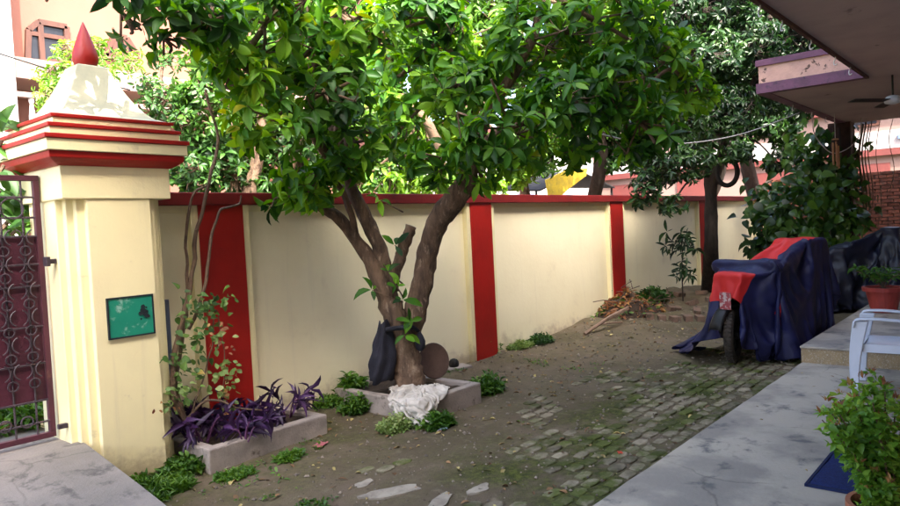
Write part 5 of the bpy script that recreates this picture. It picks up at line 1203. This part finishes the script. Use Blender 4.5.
def backpt(u, v): return Vector((-.22-.13*v-.03*math.cos(u*1.4), u*.235*(1+.1*v), .40+.46*v))
top_ = MB(); P_ = [backpt(-1+2*i/12, 1+.10*math.cos((-1+2*i/12)*1.5)) for i in range(13)]; top_.tube(P_, .028, 8); top_.build('back_rail', m_chair, chair, smooth=True, local=True)
for k in range(7):
    u = -.9+.3*k; mb = MB(); P_ = [backpt(u, .02+i/8) for i in range(9)]; vs = []; fs = []; hw = .024
    for p in P_: vs += [(p.x-.004, p.y-hw, p.z), (p.x-.004, p.y+hw, p.z), (p.x+.004, p.y+hw, p.z), (p.x+.004, p.y-hw, p.z)]
    for i in range(8):
        for q in range(4): fs.append((4*i+q, 4*i+(q+1) % 4, 4*i+4+(q+1) % 4, 4*i+4+q))
    mb.add(vs, fs); mb.build('back_slat', m_chair, chair, local=True)

# ------------------------------------------------------------------ vines over the column, hanging roots, ropes, wind chime
vn = thing('money_plant', (COL.x-.35, COL.y+.3, 0), 'big leaved money plant climbing the dark column and spreading below', 'vine')
mb = MB()
for k in range(7):
    x0_ = COL.x-.25+rnd.uniform(-.1, .3); y0_ = COL.y+rnd.uniform(-.3, .5); mb.tube(smooth_path([(x0_-.2, y0_+.4, 0), (x0_-.05, y0_+.1, 1.0), (x0_, y0_, 2.0), (x0_+.05, y0_, 3.1)], 4), .014, 5)
mb.build('stems', m_barkB, vn)['kind'] = 'stuff'
lv = Leaves(); r12 = random.Random(12); br = MB()
dpt = (COL-Vector((0, 0, 0))).dot(Fw)
for (px, py, dd, rr, cnt_) in ((800, 200, -1.0, 26, 150), (775, 225, -.9, 24, 130), (765, 200, -.6, 18, 70), (835, 225, -.7, 24, 110), (850, 190, -.2, 16, 60), (852, 150, 0, 13, 40), (800, 150, -.2, 14, 50), (808, 175, -.3, 18, 70), (845, 125, 0, 8, 20), (790, 240, -1.0, 26, 120), (850, 215, -.4, 16, 60), (825, 205, -.8, 20, 70), (812, 235, -1.0, 22, 100), (760, 245, -.7, 14, 50), (796, 128, -.1, 8, 18), (822, 140, -.5, 12, 40), (840, 165, -.5, 14, 50), (826, 185, -.7, 16, 60), (812, 165, -.5, 12, 40)):
    c0 = at_d(px, py, dpt+dd); q = rr*dpt/F_PX
    for _ in range(cnt_):
        p = c0+Vector((r12.gauss(0, .5), r12.gauss(0, .5), r12.gauss(0, .5)))*q; p.z = max(p.z, .05)
        lv.one(p, (r12.gauss(-.3, .5), r12.gauss(0, .6), r12.gauss(-.5, .4)), (-.8+r12.gauss(0, .5), r12.gauss(0, .6), .6), r12.uniform(.11, .21), r12.uniform(.10, .17))
leaves(vn, lv, lf_money, 'heart', 200, minpx=5)
hr = thing('hanging_roots', (COL.x-.2, COL.y-.9, 0), 'bundle of thin aerial roots hanging right of the dark column', 'roots')
for px, py0, py1, r_ in ((863, 124, 235, .020), (866, 122, 232, .014), (869, 124, 228, .010), (872, 120, 225, .008), (880, 120, 232, .006), (893, 118, 190, .006), (858, 150, 240, .012), (855, 165, 245, .010)):
    a = at_d(px, py0, dpt-.2); b = at_d(px-3, py1, dpt-.4); mb = MB(); mb.tube(smooth_path([a, a.lerp(b, .3)+Vector((0, .05, 0)), a.lerp(b, .7)+Vector((0, -.05, 0)), b], 5), r_, 6, wob=.3); mb.build('root', m_vine_rope, hr, smooth=True)
wcm = at_z(823, 117, SOF-.03); wcm.y = JY-.25
wch = thing('wind_chime', (wcm.x, wcm.y, SOF), 'brown bamboo wind chime hanging from the jutting slab edge', 'wind chime')
mb = MB(); mb.tube([(wcm.x, wcm.y, SOF-.001), (wcm.x, wcm.y, SOF-.42)], .006, 5); mb.build('cord', m_rope, wch)
mb = MB(); mb.lathe((wcm.x, wcm.y, SOF-.44), [(.05, 0), (.05, .02), (.01, .03)], 14); mb.build('disc_top', m_bamboo, wch)
for k in range(5):
    a = k*1.257; x_ = wcm.x+.045*math.cos(a); y_ = wcm.y+.045*math.sin(a); mb = MB(); mb.tube([(x_, y_, SOF-.46-.02*k), (x_, y_, SOF-.80-.03*k)], .014, 8); mb.build('chime_tube', m_bamboo, wch)
def rope(pts, r_, m_, name, label, cat, sag=0):
    P_ = smooth_path(pts, 8); mb = MB(); mb.tube(P_, r_, 6); tag(mb.build(name, m_, org=P_[0], smooth=True), label, cat)
hk = at_z(799, 113, SOF-.06)
rope([at_d(596, 133, 6.6), at_d(640, 142, 7.6), at_d(690, 143, 8.8), at_d(745, 133, 10.0), hk], .008, m_rope, 'clothes_line', 'pale clothes line stretched from the broadleaf tree to the porch slab', 'clothes line')
k1 = at_z(812, 113, SOF-.02); k2 = at_z(862, 118, SOF-.02)
rope([k1, at_d(815, 135, dpt-1), at_d(830, 152, dpt-1), at_d(845, 150, dpt-1), at_d(858, 138, dpt-1), k2], .008, m_rope, 'rope_loop', 'slack pale rope looping below the jutting slab near the wind chime', 'rope')
rope([at_y(-30, 44, 9.5), at_y(20, 60, 9.5), at_y(60, 72, 9.5), at_y(130, 90, 9.4)], .010, m_cable, 'power_cable', 'thin black cable crossing in front of the pink house', 'cable')

# plant beyond the gate
gp = thing('gate_plant', (1.30, 5.6, .34), 'large leaved plant just beyond the iron gate', 'plant')
lv = Leaves(); mb = MB(); r14 = random.Random(14)
for px, py in ((2, 140), (4, 165), (0, 190), (8, 200), (6, 225), (14, 215), (2, 235), (25, 205), (35, 215), (-5, 150)):
    p = at_y(px, py, 5.45+r14.uniform(-.25, .2)); mb.tube(smooth_path([(1.30, 5.6, .34), (1.3, 5.6, 1.2), p], 4), .012, 6)
    for _ in range(6): lv.one(p+Vector((r14.gauss(0, .04), r14.gauss(0, .05), r14.gauss(0, .05))), (r14.gauss(.2, .6), r14.gauss(-.4, .5), r14.gauss(-.2, .5)), (r14.gauss(0, .4), -.6, .7), r14.uniform(.14, .24), r14.uniform(.07, .11))
mb.build('stems', m_twig, gp)['kind'] = 'stuff'; leaves(gp, lv, lf_mid, 'broad', 60)
weed(25, 425, .35, .30, 60, .09, .03, lf_weed, 'low weeds seen through the bottom bars of the iron gate', 170, z=.34)
mb = MB()
gb = thing('dry_brush', (1.25, 5.7, .36), 'tangle of dry twigs on the ground beyond the iron gate', 'twigs')
for _ in range(60):
    p = Vector((1.25+rnd.gauss(0, .25), 5.6+rnd.gauss(0, .2), .38+abs(rnd.gauss(0, .05)))); d = Vector((rnd.gauss(0, 1), rnd.gauss(0, .5), rnd.gauss(0, .3))).normalized()*rnd.uniform(.1, .3); mb.tube([p, p+d*.5+Vector((0, 0, .03)), p+d], .006, 4)
mb.build('twigs', m_stick, gb)['kind'] = 'stuff'
